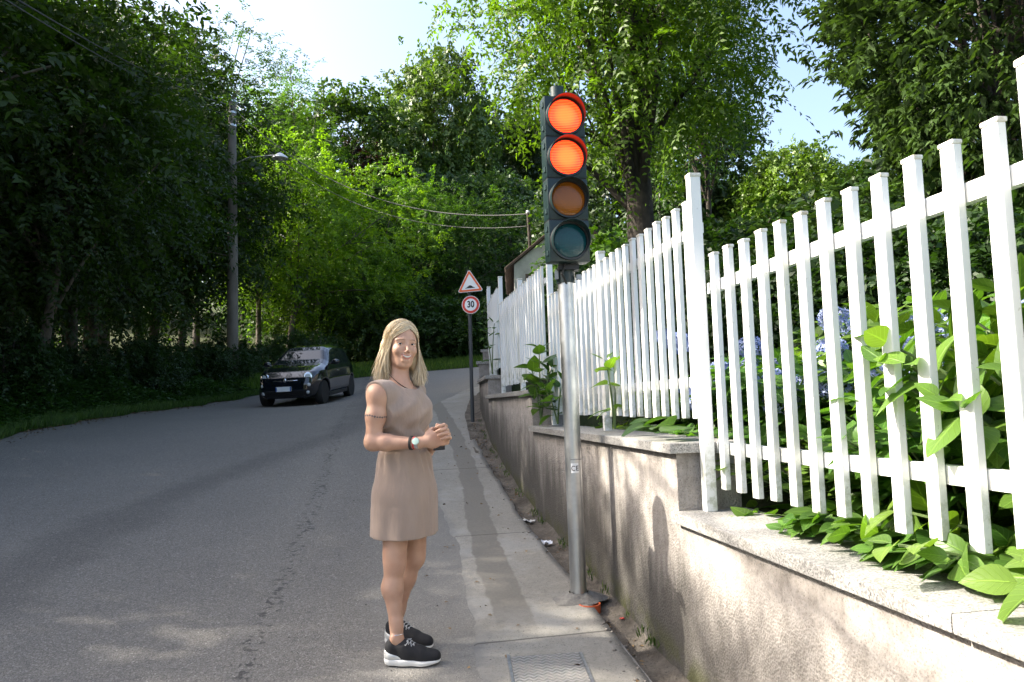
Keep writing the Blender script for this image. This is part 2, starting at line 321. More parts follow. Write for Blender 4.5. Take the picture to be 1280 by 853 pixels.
# soil channel between the slab and the wall
Sd=np.linspace(-6,19,500); G=np.stack([np.full((500,9),1.)*Sd[:,None],RT(Sd)[:,None]+np.linspace(-.24,.05,9)[None]],-1); xy=st2xy(G.reshape(-1,2))
lump=.035*np.sin(xy[:,0]*9+xy[:,1]*5)*np.sin(xy[:,1]*3.1)+.015*RNG.random(len(xy)); 
fill=np.interp(G[...,0].ravel(),[3,4,5,6,9,10.5,13],[-.075,-.07,-.05,-.035,-.02,.02,.05])
prof=np.tile(np.array([0,0,0,0,.0,.01,.02,.05,.06]),500)
z=h(xy[:,0],xy[:,1])+fill+lump*.6+prof
tag(npmesh('soil_channel',np.c_[xy,z],up(grid_faces(500,9)),M['dirt'],smooth=True,uv=G.reshape(-1,2)),kind='structure')
def pebbles(name,n,pos,smin,smax,m,kind='stuff'):
    ico=bmesh.new(); bmesh.ops.create_icosphere(ico,subdivisions=1,radius=1); bv=np.array([v.co[:] for v in ico.verts]); ico.verts.index_update(); bf=np.array([[v.index for v in f.verts] for f in ico.faces]); ico.free()
    V=[];Fc=[]
    for i in range(n):
        p=pos(i); s_=smin+(smax-smin)*RNG.random()**2.5; q=bv*(1+.3*RNG.normal(size=bv.shape)*.6)*s_*np.array([1,.8+.4*RNG.random(),.55]); a=RNG.random()*6.3
        q=q@np.array([[math.cos(a),-math.sin(a),0],[math.sin(a),math.cos(a),0],[0,0,1]]); V.append(q+p+np.array([0,0,s_*.25])); Fc.append(bf+i*len(bv))
    return tag(npmesh(name,np.concatenate(V),np.concatenate(Fc),m,smooth=False),kind=kind)
def chpos(i):
    s_=3+8*RNG.random()**1.4; t=RT(s_)-.17+.15*RNG.random()+(0 if RNG.random()<.8 else -.15*RNG.random()); p=st(s_,t); 
    f=np.interp(s_,[3,4,5,6,9,10.5,13],[-.075,-.07,-.05,-.035,-.02,.02,.05]) if t>RT(s_)-.17 else .007
    p[2]=float(h(p[0],p[1]))+f; return p
mp=mat('pebble',.9,(.2,.18,.155)); pebbles('gravel',900,chpos,.003,.016,mp)
def rdpos(i):
    s_=3+9*RNG.random()**1.5; t=.95-1.6*RNG.random()**1.6; p=st(s_,t); p[2]=float(h(p[0],p[1]))+.004; return p
pebbles('road_grit',320,rdpos,.002,.006,mat('grit',.9,(.07,.065,.06)))
# terrain
gx=np.unique(np.r_[np.linspace(-90,-22,24),np.linspace(-22,12,120),np.linspace(12,90,30)]); gy=np.unique(np.r_[np.linspace(-25,45,190),np.linspace(45,150,40)])
X,Y=np.meshgrid(gx,gy,indexing='ij')
LX=st2xy(resamp([(-30,-5.2)]+LE+[(29,30),(27,60)],500)); 
def near_left(X,Y):
    """distance outside the road's left edge (positive outside) and the ground height at the nearest edge point"""
    sh=X.shape; p=np.c_[X.ravel(),Y.ravel()]; D=np.empty(len(p)); I=np.empty(len(p),int)
    for a in range(0,len(p),4000):
        d2=((p[a:a+4000,None]-LX[None])**2).sum(-1); I[a:a+4000]=d2.argmin(1); D[a:a+4000]=np.sqrt(d2.min(1))
    j=np.clip(I,1,len(LX)-2); tg=LX[j+1]-LX[j-1]; rel=p-LX[I]; side=tg[:,0]*rel[:,1]-tg[:,1]*rel[:,0]
    e=LX[I]; ps=np.c_[e@su,e@tn]; ee=np.c_[np.clip(ps[:,0],-6,34),np.clip(ps[:,1],-6,8)]; ee=ee[:,:1]*su+ee[:,1:]*tn
    return (np.where(side>0,D,-D)).reshape(sh),h(ee[:,0],ee[:,1]).reshape(sh),(ps[:,0]).reshape(sh)
def sstep(x,a,b):
    t=np.clip((x-a)/(b-a),0,1); return t*t*(3-2*t)
def bank(d,s_): return .30*sstep(d,0,1.6)+.09*np.maximum(d-1.4,0)+.10*np.maximum(d-12,0)+.10*np.sin(d*1.7+s_*.9)*sstep(d,.5,3)
D,HL,SS=near_left(X,Y)
zc=np.where(D>0,HL+bank(D,SS)-.004,0)
S_,T_=X*su[0]+Y*su[1],X*tn[0]+Y*tn[1]
inside=D<=0
hc=h(np.clip(X,-9,8),np.clip(Y,-5,33))
zc=np.where(inside,hc-.22,zc)
def terr(x,y):
    d,hl,s_=near_left(np.array([x],float),np.array([y],float))
    return float(hl[0]+bank(d[0],s_[0])) if d[0]>0 else float(h(min(max(x,-9),8),min(max(y,-5),33)))
tag(npmesh('terrain',np.c_[X.ravel(),Y.ravel(),zc.ravel()],grid_faces(len(gx),len(gy)),M['soil'],smooth=True),kind='structure')
# garden ground behind the wall
SEC=[(-4.2,-.1,.80),(-.1,3.37,1.10),(3.37,6.84,1.40),(6.84,9.8,1.72),(9.8,11.9,1.97),(11.9,14,2.27),(14,17,2.6),(17,19.3,2.85)]
def gz(s_): 
    a=[]; b=[]
    for s0,s1,z0 in SEC: a+=[s0+.15,s1-.02]; b+=[z0-.07]*2
    return np.interp(s_,a,b)
ss=np.linspace(-6,19.2,170); tt=np.r_[0,np.linspace(.1,2,10),np.linspace(2.5,60,30)]; G=np.stack([np.full((170,len(tt)),1.)*ss[:,None],(RT(ss)+.26)[:,None]+tt[None]],-1)
xy=st2xy(G.reshape(-1,2)); tag(npmesh('garden_ground',np.c_[xy,gz(G[...,0].ravel())+.02*RNG.random(len(xy))],up(grid_faces(170,len(tt))),M['soil'],smooth=True),kind='structure')
# ------------------------------------------------------------------ garden wall with coping
gw=thing('garden_wall','grey stained roughcast garden wall with stepped granite coping along the road','wall',st(3.37,1.28,hst(3.37,1.28)))
inv=-np.array(gw.location)
for s0,s1,z0 in SEC:
    n=max(4,int((s1-s0)/.25)); q=np.linspace(s0,s1,n); zt=z0-.045
    hg=np.array([hst(a,1.28) for a in q]); rows=[]; uvs=[]; 
    def P(a,off,zz): p=st(a,RT(a)+off); return [p[0],p[1],zz]
    for a,g in zip(q,hg):
        rows+= [P(a,0,g-.3),P(a,0,g),P(a,0,g+(zt-g)*.33),P(a,0,g+(zt-g)*.66),P(a,0,zt),P(a,.3,zt)]; uvs+=[(a,-.3),(a,0),(a,(zt-g)*.33),(a,(zt-g)*.66),(a,zt-g),(a,zt-g+.3)]
    f=list(map(tuple,up(grid_faces(n,6))))
    b0=len(rows); rows+=[P(s0,0,hg[0]-.3),P(s0,.3,hg[0]-.3),P(s0,.3,zt),P(s0,0,zt),P(s1,0,hg[-1]-.3),P(s1,.3,hg[-1]-.3),P(s1,.3,zt),P(s1,0,zt)]; uvs+=[(s0,.62),(s0+.3,.62),(s0+.3,.95),(s0,.95)]*2
    f+=[(b0+3,b0+2,b0+1,b0),(b0+4,b0+5,b0+6,b0+7)]
    npmesh('wall_section',np.array(rows)+inv,np.array(f),M['plaster'],gw,uv=np.array(uvs))
    m_=MB(); e0=s0-.035; segs=max(1,round((s1-s0)/1.75)); cut=np.linspace(e0,s1-.002,segs+1)
    for a,b in zip(cut[:-1],cut[1:]):
        ta,tb=RT(a),RT(b); pa,pb=st(a,ta+.14),st(b,tb+.14); mid_=(pa+pb)/2; u=(pb-pa); L_=np.linalg.norm(u); u/=L_; R=np.c_[u,np.cross([0,0,1],u),[0,0,1]]
        m_.box(np.array([mid_[0],mid_[1],z0-.0225])+inv,(L_-.003,.36,.045),R,bev=.004)
    m_.build('coping',M['granite'],gw)
# ------------------------------------------------------------------ picket fences, one panel per terrace
def picket_fence(s0,s1,zc,label,posts,dz=1.125,step=.139):
    t=thing('picket_fence',label,'fence',st(s1-.05,RT(s1)+.19,zc),'white picket fence panels along the wall')
    iv=-np.array(t.location)
    def Rm(s_):
        a,b=st(s_-.1,RT(s_-.1)),st(s_+.1,RT(s_+.1)); u=b-a; u/=np.linalg.norm(u); return np.c_[u,np.cross([0,0,1],u),[0,0,1]]
    s_=s1-.155; k_=0
    while s_>s0+.03:
        if min(abs(s_-p[0]) for p in posts)>.045:
            R=Rm(s_); dzr=.004*math.sin(k_*2.3)
            c=st(s_,RT(s_)+.165); ln=RNG.normal(0,.0018)
            m_=MB().box(c+np.array([0,0,zc+(.10+dz)/2+dzr])+iv,(.050,.024,dz-.10),R@np.array([[1,0,ln],[0,1,0],[-ln,0,1]]),bev=.003)
            o=m_.build('picket',M['white'],t)
            MB().box(c+np.array([0,0,zc+dz+.006+dzr])+iv,(.056,.030,.013),R,bev=.004).build('picket_cap',M['cap'],o)
        s_-=step; k_+=1
    for zz in (zc+.275,zc+dz-.13):
        m_=MB(); q=[s1-.03]; 
        while q[-1]>s0+.02: q.append(max(s0+.02,q[-1]-1.2))
        for a,b in zip(q[:-1],q[1:]):
            pa,pb=st(a,RT(a)+.195),st(b,RT(b)+.195); c=(pa+pb)/2; m_.box(c+np.array([0,0,zz])+iv,(np.linalg.norm(pa-pb)+.001,.028,.05),Rm((a+b)/2))
        m_.build('rail',M['white'],t)
    for ps,pz0,pz1,*of_ in posts:
        R=Rm(ps); c=st(ps,RT(ps)+(of_[0] if of_ else .185))
        o=MB().box(c+np.array([0,0,(pz0+pz1)/2])+iv,(.05,.05,pz1-pz0),R,bev=.003).build('post',M['white'],t)
        MB().box(c+np.array([0,0,pz1+.008])+iv,(.057,.057,.018),R,bev=.005).build('post_cap',M['cap'],o)
    return t
picket_fence(-3.9,-.1,.80,'white picket fence panel beside the camera, on the lowest coping',[(-.2,.80,2.3),(-2,.8,2.03)])
picket_fence(-.1,3.38,1.10,'widest white picket fence panel, in front of the hydrangeas on the lowest coping in view',[(1.50,1.10,2.33),(3.31,1.10,2.60,.122)],step=.147)
picket_fence(3.4,6.86,1.40,'white picket fence panel right behind the traffic light, on the second coping',[(5.10,1.40,2.60),(6.76,1.40,2.92)])
picket_fence(6.9,9.8,1.72,'third white picket fence panel away from the traffic light, over the jointed wall part',[(8.3,1.72,2.94),(9.72,1.72,3.2)])
picket_fence(9.86,11.9,1.97,'short white picket fence panel beside the speed limit sign',[(11.0,1.97,3.15),(11.85,1.97,3.4)])
picket_fence(11.95,14,2.27,'farthest white picket fence panel, just past the speed limit sign',[(13.95,2.27,3.5)])
# ------------------------------------------------------------------ text helper
def text_mesh(name,body,size,loc,R,m,parent,sx=1.,ext=.0008,bold=0):
    c=bpy.data.curves.new(name,'FONT'); c.body=body; c.size=size; c.align_x='CENTER'; c.align_y='CENTER'; c.extrude=ext; c.offset=bold
    o=bpy.data.objects.new(name,c); C.objects.link(o); c.materials.append(m)
    R=np.asarray(R); o.matrix_world=Matrix(((R[0][0]*sx,R[0][1],R[0][2],loc[0]),(R[1][0]*sx,R[1][1],R[1][2],loc[1]),(R[2][0]*sx,R[2][1],R[2][2],loc[2]),(0,0,0,1)))
    dg=bpy.context.evaluated_depsgraph_get(); me=bpy.data.meshes.new_from_object(o.evaluated_get(dg)); mw=o.matrix_world.copy(); me.transform(mw); bpy.data.objects.remove(o)
    return link(name,me,None,parent)
# ------------------------------------------------------------------ traffic light
pb=np.array([.335,4.58,0.]); pb[2]=float(h(pb[0],pb[1]))+.0
tl=thing('traffic_light','dark green traffic light with four lamps, two red ones lit, on a galvanised pole','traffic light',pb)
def lo(p): return np.asarray(p,float)-pb
MB().tube([lo((pb[0],pb[1],pb[2]-.1)),lo((pb[0]-.005,pb[1],2.36))],.0475,28).build('pole',M['galv'],tl,angle=40)
ad=MB().tube([lo((pb[0]-.005,pb[1],2.30)),lo((pb[0]-.005,pb[1],2.37))],.056,24).build('pole_collar',M['tl_green'],tl,angle=40)
MB().box(lo((pb[0]-.06,pb[1]-.03,2.345)),(.02,.03,.05)).box(lo((pb[0]+.07,pb[1]-.03,2.33)),(.03,.025,.03)).build('clamp_bolt',M['steel'],tl)
MB().tube([lo((pb[0]-.006,pb[1]+.02,2.36)),lo((pb[0]-.014,pb[1]+.02,3.50))],.041,24).build('mast_tube',M['tl_dark'],tl,angle=40)
ya=math.radians(13); fd=np.array([math.sin(ya),-math.cos(ya),0]); rt=np.array([math.cos(ya),math.sin(ya),0]); TR=np.c_[rt,-fd,[0,0,1]]   # local x right, y back, z up
LR=np.c_[rt,np.array([0,0,1.]),fd]                                                                # lathe frame, z = facing
lens_m={}
for nm,col,es in (('lit_red',(.4,.012,.006),1),('amber',(.22,.066,.004),0),('green',(.002,.042,.05),0)):
    m=mat(nm+'_lens',.13,col,spec=.4); k=N(m); ob=k.sep(k.tc.outputs['Object'])
    wv=k.math('SINE',k.math('MULTIPLY',ob[2],650)); wx=k.math('SINE',k.math('MULTIPLY',ob[0],420))
    if es:
        c=k.ramp(wv,[(0,(1.,.014,.004)),(.6,(1.,.035,.007)),(1,(1.,.085,.014))]); k.L(c,k.p.inputs['Emission Color'])
        gx3=k.sep(k.tc.outputs['Generated']); rr3=k.math('ADD',k.math('POWER',k.math('SUBTRACT',gx3[0],.5),2.),k.math('POWER',k.math('SUBTRACT',gx3[2],.5),2.)); core=k.step(rr3,.16,.0); c=k.mix(k.math('MULTIPLY',core,.6),c,(1.,.10,.012)); k.L(c,k.p.inputs['Emission Color']); k.p.inputs['Emission Strength'].default_value=1.7
    k.bump(k.math('ADD',wv,wx),.12,.0006); lens_m[nm]=m
cx=.352; cy=4.44
zc_=[3.262-.2455*i for i in range(4)]
MB().box(lo((pb[0]+.01,pb[1]-.03,3.40)),(.10,.10,.025)).box(lo((pb[0]+.01,pb[1]-.03,2.385)),(.12,.10,.03)).build('bracket',M['black'],tl)
for i,zz in enumerate(zc_):
    cc=np.array([cx,cy,zz]); 
    sec=MB().box(lo(cc-fd*.055),(.245,.11,.2425),TR,bev=.012).build('signal_housing',M['tl_green'],tl,angle=35)
    if i<3: MB().box(lo(cc+np.array([0,0,-.1228])-fd*.056),(.236,.098,.008),TR).build('joint_gasket',M['black'],sec)
    # lens: shallow dome
    pr=[(.0,.012)]+[(.1*math.sin(a),.012*math.cos(a)) for a in np.linspace(.15,PI/2,10)]; 
    MB().lathe([(r_,z_+.004) for r_,z_ in pr[::-1]],48,lo(cc),LR).build('lens',lens_m['lit_red' if i<2 else ('amber' if i==2 else 'green')],sec,smooth=True)
    MB().lathe([(.099,.0),(.101,.012),(.113,.012),(.116,-.001)],48,lo(cc),LR).build('bezel',M['black'],sec,angle=30)
    # visor, longer at the top
    n=56; V=[];Fc=[]
    for j in range(n):
        th=2*PI*j/n; up_=math.sin(th); ln=.012+.062*max(0,(up_+.62)/1.62)**.75
        for r_,y_ in ((.1135,0),(.1135,ln),(.1105,ln),(.1105,.001)):
            V.append(rt*math.cos(th)*r_+np.array([0,0,1])*up_*r_+fd*(y_+ (0)))
    for j in range(n):
        a=j*4;b=((j+1)%n)*4
        for q in range(3): Fc.append((a+q,b+q,b+q+1,a+q+1))
    MB().add(np.array(V)+lo(cc)+fd*.006,Fc).build('visor',M['black'] if i>3 else M['tl_green'],sec,angle=50)
mw_=mat('sticker_white',.5,(.75,.76,.77)); stz=1.22; mk=mat('print_black',.6,(.02,.02,.02))
V=[];Fc=[]
for j in range(9):
    a=-1.95+.95*j/8
    for zz in (stz-.028,stz+.028): V.append(lo((pb[0]-.002+.0483*math.cos(a),pb[1]+.0483*math.sin(a),zz)))
for j in range(8): Fc.append((2*j,2*j+2,2*j+3,2*j+1))
stk=MB().add(V,Fc).build('sticker',mw_,tl)
a_=-1.48; text_mesh('marking','CE',.04,lo((pb[0]-.002+.0492*math.cos(a_),pb[1]+.0492*math.sin(a_),stz-.002)),np.c_[[-math.sin(a_),math.cos(a_),0],[0,0,1],[math.cos(a_),math.sin(a_),0]],mk,stk,.95,.0003)
MB().tube([lo((pb[0],pb[1],stz+.046)),lo((pb[0],pb[1],stz+.051))],.0484,28).build('tape_ring',M['steel'],tl)
for zz in zc_:
    for dz_ in (.07,-.07): MB().box(lo(np.array([cx,cy,zz+dz_])-rt*.124-fd*.03),(.012,.03,.03),TR,bev=.003).build('hinge',M['tl_dark'],tl)
    MB().box(lo(np.array([cx,cy,zz])+rt*.125-fd*.03),(.010,.022,.035),TR,bev=.003).build('latch',M['tl_dark'],tl)
MB().tube([lo((cx-.03,cy+.05,2.40)),lo((cx-.05,cy+.04,2.34)),lo((cx-.02,cy+.10,2.29))],.007,8).build('cable',M['rubber'],tl)
# mortar mound and the orange sleeve under the pole
m_=MB(); V=[];Fc=[]; n=30; rg=7
for i in range(rg):
    for j in range(n):
        a=2*PI*j/n; rr=(.045+ .085*i/(rg-1))*(1+.16*math.sin(a*2+.6)+.08*math.sin(a*5)); V.append((rr*math.cos(a)*1.15,rr*math.sin(a),.045*(1-(i/(rg-1))**1.3)+.004*math.sin(a*7+i)))
for i in range(rg-1):
    for j in range(n): Fc.append((i*n+j,(i+1)*n+j,(i+1)*n+(j+1)%n,i*n+(j+1)%n))
mort=mat('fresh_mortar',.95,(.17,.165,.155)); k=N(mort); nz=k.noise(60,4,.7); k.col(k.ramp(nz,[(.3,(.11,.105,.095)),(.7,(.21,.20,.185))])); k.bump(nz,.6,.006)
m_.add(np.array(V)+np.array([0,0,-.002]),Fc).build('mortar_collar',mort,tl,smooth=True)
og=mat('orange_plastic',.6,(.55,.10,.03)); k=N(og); nz=k.noise(25,4,.6); k.col(k.mix(k.step(nz,.45,.7),(.55,.10,.03),(.25,.07,.035)))
op=MB(); V=[];Fc=[]
pc=st(4.36,1.105); gz0=hst(4.36,1.1)
op.lathe([(.062,-.12),(.062,.0),(.055,.0),(.055,-.12)],24,(pc[0],pc[1],gz0+.008)); 
tag(op.build('pipe_sleeve',og,angle=40),'broken orange plastic pipe sleeve beside the foot of the traffic light pole','pipe')
# ------------------------------------------------------------------ cover plate, litter
gc=st(3.52,.70); gcz=float(h(gc[0],gc[1]))+.011
def slopeR(x,y,yaw):
    e=.3; gx_=(float(h(x+e,y))-float(h(x-e,y)))/(2*e); gy_=(float(h(x,y+e))-float(h(x,y-e)))/(2*e)
    nrm=np.array([-gx_,-gy_,1.]); nrm/=np.linalg.norm(nrm); u=np.array([math.cos(yaw),math.sin(yaw),0]); u-=nrm*(u@nrm); u/=np.linalg.norm(u); return np.c_[u,np.cross(nrm,u),nrm]
GR=slopeR(gc[0],gc[1],.08)
mc=thing('manhole_cover','square worn grey metal chamber cover in the concrete, with raised wavy tread','manhole cover',(gc[0],gc[1],gcz))
pl_=mat('cast_tread',.6,(.25,.25,.245),.5); k=N(pl_); ob=k.sep(k.tc.outputs['Object']); n=k.noise(9,4,.6)
wv=k.math('SINE',k.math('ADD',k.math('MULTIPLY',ob[1],210),k.math('MULTIPLY',k.math('SINE',k.math('MULTIPLY',ob[0],150)),1.6)))
k.col(k.mix(k.step(n,.35,.7),k.mix(k.step(wv,-.3,.6),(.17,.17,.165),(.33,.33,.32)),(.30,.285,.26))); k.bump(wv,.6,.004)
MB().box((0,0,-.012),(.325,.42,.03),GR,bev=.003).build('plate',pl_,mc)
MB().box((-.172,0,-.014),(.014,.46,.03),GR).box((.172,0,-.014),(.014,.46,.03),GR).box((0,.222,-.0145),(.33,.014,.03),GR).build('frame',M['steel'],mc)
def crumple(name,c,sz,seed,label,cat,mm,flat=.45):
    bm=bmesh.new(); bmesh.ops.create_grid(bm,x_segments=9,y_segments=9,size=1); r_=np.random.default_rng(seed)
    ph=r_.random((6,3))*6
    for v in bm.verts:
        x,y=v.co.x,v.co.y; z=sum(math.sin(x*(1.5+i)+ph[i][0])*math.cos(y*(1.2+i*.9)+ph[i][1])/(1+i*.5) for i in range(6))
        sh=1-.35*abs(math.sin(3*x+ph[0][2])); v.co=Vector((x*sh*.9,y*sh*.55,z*.22*flat*2+r_.normal()*.03))
    zmin=min(v.co.z for v in bm.verts)
    for v in bm.verts: v.co.z-=zmin; v.co*=sz
    me=bpy.data.meshes.new(name); bm.to_mesh(me); bm.free(); o=link(name,me,mm); o.location=[float(q) for q in c]; o.rotation_euler=(0,0,.5+seed)
    so_=o.modifiers.new('s','SOLIDIFY'); so_.thickness=.0012
    return tag(o,label,cat)
pw=mat('paper_white',.8,(.72,.74,.78)); 
p=st(5.79,1.16); crumple('paper_scrap',(p[0],p[1],hst(5.79,1.16)-.02),.062,3,'crumpled white paper lying in the dirt channel behind the traffic light pole','paper',pw)
p=st(6.5,1.14); crumple('paper_scrap',(p[0],p[1],hst(6.5,1.14)-.01),.075,5,'torn grey-white paper scrap farther up the dirt channel','paper',mat('paper_dirty',.9,(.48,.48,.46)),.2)
p=st(4.18,1.235); crumple('plastic_scrap',(p[0],p[1],hst(4.18,1.235)-.03),.02,8,'tiny red plastic scrap at the foot of the wall','litter',mat('red_scrap',.6,(.5,.05,.03)))
# ------------------------------------------------------------------ road signs on a dark post
sp=st(11.25,1.13); sp[2]=hst(11.25,1.13)
sx,sy=-.60,11.2
rs_=thing('road_sign','hump warning triangle above a round 30 speed limit sign on a dark post','road sign',(sx,sy,float(h(sx,sy))-.02)); ro=np.array(rs_.location); ro[2]=float(h(sx,sy))-.02
MB().tube([(0,0,0),(0.005,.0,3.55-ro[2])],.027,14).build('post',M['darkpole'],rs_,angle=40)
yaw=math.radians(-7); sf=np.array([math.sin(yaw),-math.cos(yaw),0]); sr=np.array([math.cos(yaw),math.sin(yaw),0]); SR=np.c_[sr,[0,0,1],sf]
rot=math.radians(2.5); SRt=SR@np.array([[math.cos(rot),-math.sin(rot),0],[math.sin(rot),math.cos(rot),0],[0,0,1]])
sw=mat('sign_white',.4,(.82,.82,.80)); sr_=mat('sign_red',.4,(.62,.035,.02)); so2=mat('sign_orange_red',.4,(.78,.13,.03)); sb=mat('sign_black',.5,(.012,.012,.012)); sg=M['steel']
def rtri(sz,rad,zf,th,c,R,name,mm,par):
    """rounded triangle prism, side sz"""
    V=[]; Rr_=sz/math.sqrt(3)-rad*1.0
    for k_ in range(3):
        a0=PI/2+k_*2*PI/3; ctr=np.array([math.cos(a0),math.sin(a0)])*(sz/math.sqrt(3)-2*rad)
        for j in range(7):
            a=a0-PI/3+2*PI/3*j/6; V.append(ctr+rad*np.array([math.cos(a),math.sin(a)]))
    n=len(V); P=[(v[0],v[1],zf-th) for v in V]+[(v[0],v[1],zf) for v in V]
    Fc=[tuple(range(n,2*n)),tuple(range(n-1,-1,-1))]+[(j,(j+1)%n,n+(j+1)%n,n+j) for j in range(n)]
    return MB().add(np.array(P)@R.T+c,Fc).build(name,mm,par)
tc_=at(588,356,11.16)-ro-np.array([0,0,.0]); tc_=tc_+sf*.035
pan=rtri(.385,.022,0,.02,tc_,SRt,'warning_panel',sg,rs_)
rtri(.380,.022,.0015,.0013,tc_,SRt,'white_edge',sw,pan); rtri(.358,.018,.003,.0013,tc_,SRt,'red_border',so2,pan); rtri(.262,.008,.0045,.0013,tc_,SRt,'white_field',sw,pan)
hump=[(-.072,-.052),(-.060,-.050),(-.042,-.040),(-.020,-.022),(0,-.015),(.020,-.022),(.042,-.040),(.060,-.050),(.072,-.052),(.072,-.057),(-.072,-.057)]
P=[(x,y,.006) for x,y in hump]+[(x,y,.005) for x,y in hump]; n=len(hump)
MB().add(np.array(P)@SRt.T+tc_,[tuple(range(n-1,-1,-1))]).build('hump_symbol',sb,pan)
cc_=at(589,381.5,11.16)-ro+sf*.035
dp=MB().lathe([(.130,-.018),(.130,0)],48,cc_,SR).build('speed_panel',sg,rs_)
for nm,r_,zz,mm in (('white_edge',.129,.0015,sw),('red_border',.122,.003,sr_),('white_field',.088,.0045,sw)): MB().lathe([(r_,zz-.001),(r_,zz)],48,cc_,SR).build(nm,mm,dp)
text_mesh('number','30',.128,cc_+sf*.006+np.array([0,0,.002]),SR,sb,dp,.82,.0004,.0035)
MB().box(cc_-sf*.02,(.03,.03,.03),SR@np.array([[1,0,0],[0,0,-1],[0,1,0]])).box(tc_-sf*.02,(.03,.03,.03),SR).build('clamp',sg,rs_)
# ------------------------------------------------------------------ utility pole with street lamp, cables
up_=np.array([-9.29,25.85,0.]); up_[2]=terr(up_[0],up_[1])-.1
conc=mat('pole_concrete',.9,(.2,.19,.17)); k=N(conc); nz=k.noise(6,5,.7,mapscale=(1,1,.2)); k.col(k.ramp(nz,[(.3,(.13,.115,.092)),(.7,(.23,.205,.17))])); k.bump(nz,.3,.02)
ut=thing('utility_pole','tall tapering grey concrete utility pole at the left verge, carrying a street lamp','pole',up_)
MB().tube([(0,0,0),(.02,0,4),(.03,0,12.3-up_[2])],[.19,.165,.12],20).build('shaft',conc,ut,angle=40)
for zz in (12.15,11.75,11.3): 
    MB().tube([(.03,0,zz-up_[2]),(.03,0,zz+.07-up_[2])],.135,16).build('band',M['galv'],ut)
lp=at(350,197,25.6)-up_
MB().tube([(0,-.1,9.9-up_[2]),(.6,-.15,10.15-up_[2]),tuple(lp+np.array([-.2,0,.08]))],.025,8).build('lamp_arm',M['steel'],ut)
lh=MB().lathe([(.02,.14),(.07,.12),(.24,.0),(.27,-.06)],20,lp+np.array([0,0,.02])).build('lamp_head',mat('lamp_enamel',.4,(.7,.7,.68)),ut,angle=50)
MB().lathe([(.12,-.02),(.10,-.1),(.0001,-.14)],16,lp+np.array([0,0,.02])).build('bulb_glass',mat('lamp_glass',.2,(.5,.5,.48)),lh,smooth=True)
# ------------------------------------------------------------------ small house behind the fence
hs=np.array([.10,17.4,0.]); hs[2]=3.0
ho=thing('garden_house','small pale house with a dark gabled roof and one little window behind the fence','house',hs)
hp=mat('house_render',.9,(.5,.48,.43)); k=N(hp); nz=k.noise(3,5,.7); k.col(k.ramp(nz,[(.3,(.42,.40,.36)),(.65,(.66,.64,.58))])); k.bump(k.noise(40,3),.3,.01)
W_=2.6; D_=4.; e_=1.72; rg_=2.75
def hl(x,y,z): return (x,y,z)
V=[hl(0,0,-1.5),hl(W_,0,-1.5),hl(W_,0,e_),hl(W_/2,0,rg_),hl(0,0,e_),hl(0,D_,-1.5),hl(W_,D_,-1.5),hl(W_,D_,e_),hl(W_/2,D_,rg_),hl(0,D_,e_)]
MB().add(V,[(0,1,2,3,4),(9,8,7,6,5),(0,4,9,5),(1,6,7,2)]).build('wall',hp,ho)
rfm=mat('roof_tiles',.85,(.09,.06,.045)); k=N(rfm); wv=k.sep(k.tc.outputs['Object']); k.col(k.ramp(k.noise(8,4,.7),[(.3,(.06,.042,.035)),(.7,(.15,.10,.075))])); k.bump(k.math('SINE',k.math('MULTIPLY',wv[1],32)),.5,.03)
for sg_ in (-1,1):
    L_=math.hypot(W_/2+.2,(rg_-e_)*(W_/2+.2)/(W_/2)); a=math.atan2(rg_-e_,W_/2); u=np.array([-sg_*math.cos(a),0,math.sin(a)])*-1
    cxx=W_/2+sg_*(W_/2+.2)/2; czz=rg_-(L_/2)*math.sin(a)+.06
    Rr2=np.c_[np.array([sg_*math.cos(a),0,-math.sin(a)]),[0,1,0],np.array([math.sin(a)*sg_,0,math.cos(a)])*1.0]
    if np.linalg.det(Rr2)<0: Rr2[:,1]*=-1
    MB().box((cxx,D_/2,czz),(L_,D_+.16,.06),Rr2,bev=.01).build('roof',rfm,ho)
wf=MB().box((.42,-.012,1.25),(.34,.05,.5)).build('window',mat('window_frame',.6,(.12,.08,.05)),ho); MB().box((.42,-.04,1.25),(.25,.012,.41)).build('pane',mat('window_glass',.08,(.015,.015,.018)),wf)
MB().tube([(1.02,-.12,-.6),(1.02,-.12,2.75)],.035,10).build('drainpipe',mat('pipe_grey',.6,(.35,.30,.25)),ho)
MB().tube([(.38,.1,1.9),(.36,.1,2.9)],.035,8).tube([(.3,.1,2.62),(.5,.1,2.62)],.012,6).build('cable_mast',M['bark'],ho)
MB().lathe([(.03,0),(.05,.03),(.03,.08)],10,(.36,.1,2.9)).build('insulator',mat('porcelain',.3,(.6,.6,.58)),ho)
hm=hs+np.array([.36,.1,2.95])
def cable(name,a,b,sag,r,label):
    a=np.asarray(a);b=np.asarray(b); pts=[a+(b-a)*t+np.array([0,0,-4*sag*t*(1-t)]) for t in np.linspace(0,1,26)]
    o=MB().tube([p-a for p in pts],r,6).build(name,M['rubber'] if r<0 else M['cablem']); o.location=[float(q) for q in a]; return tag(o,label,'cable','overhead cables')
M['cablem']=mat('cable_sheath',.7,(.06,.06,.058))
top=up_+np.array([.03,-.13,11.95-up_[2]]); 
a1=at(368,182,25.7)
top=np.array([up_[0]+.03,up_[1]-.14,12.0]); top2=top-np.array([0,0,.35])
cable('overhead_cable',top,hm+np.array([0,0,-.05]),1.15,.012,'upper overhead cable sagging from the utility pole to the house mast')
cable('overhead_cable',top2,hm+np.array([0,0,-.33]),1.2,.009,'lower overhead cable sagging from the utility pole to the house mast')
c2=at(75,0,9.0); d2=at(60,20,9.0)
def ext(a,b,f): return a+(b-a)*f
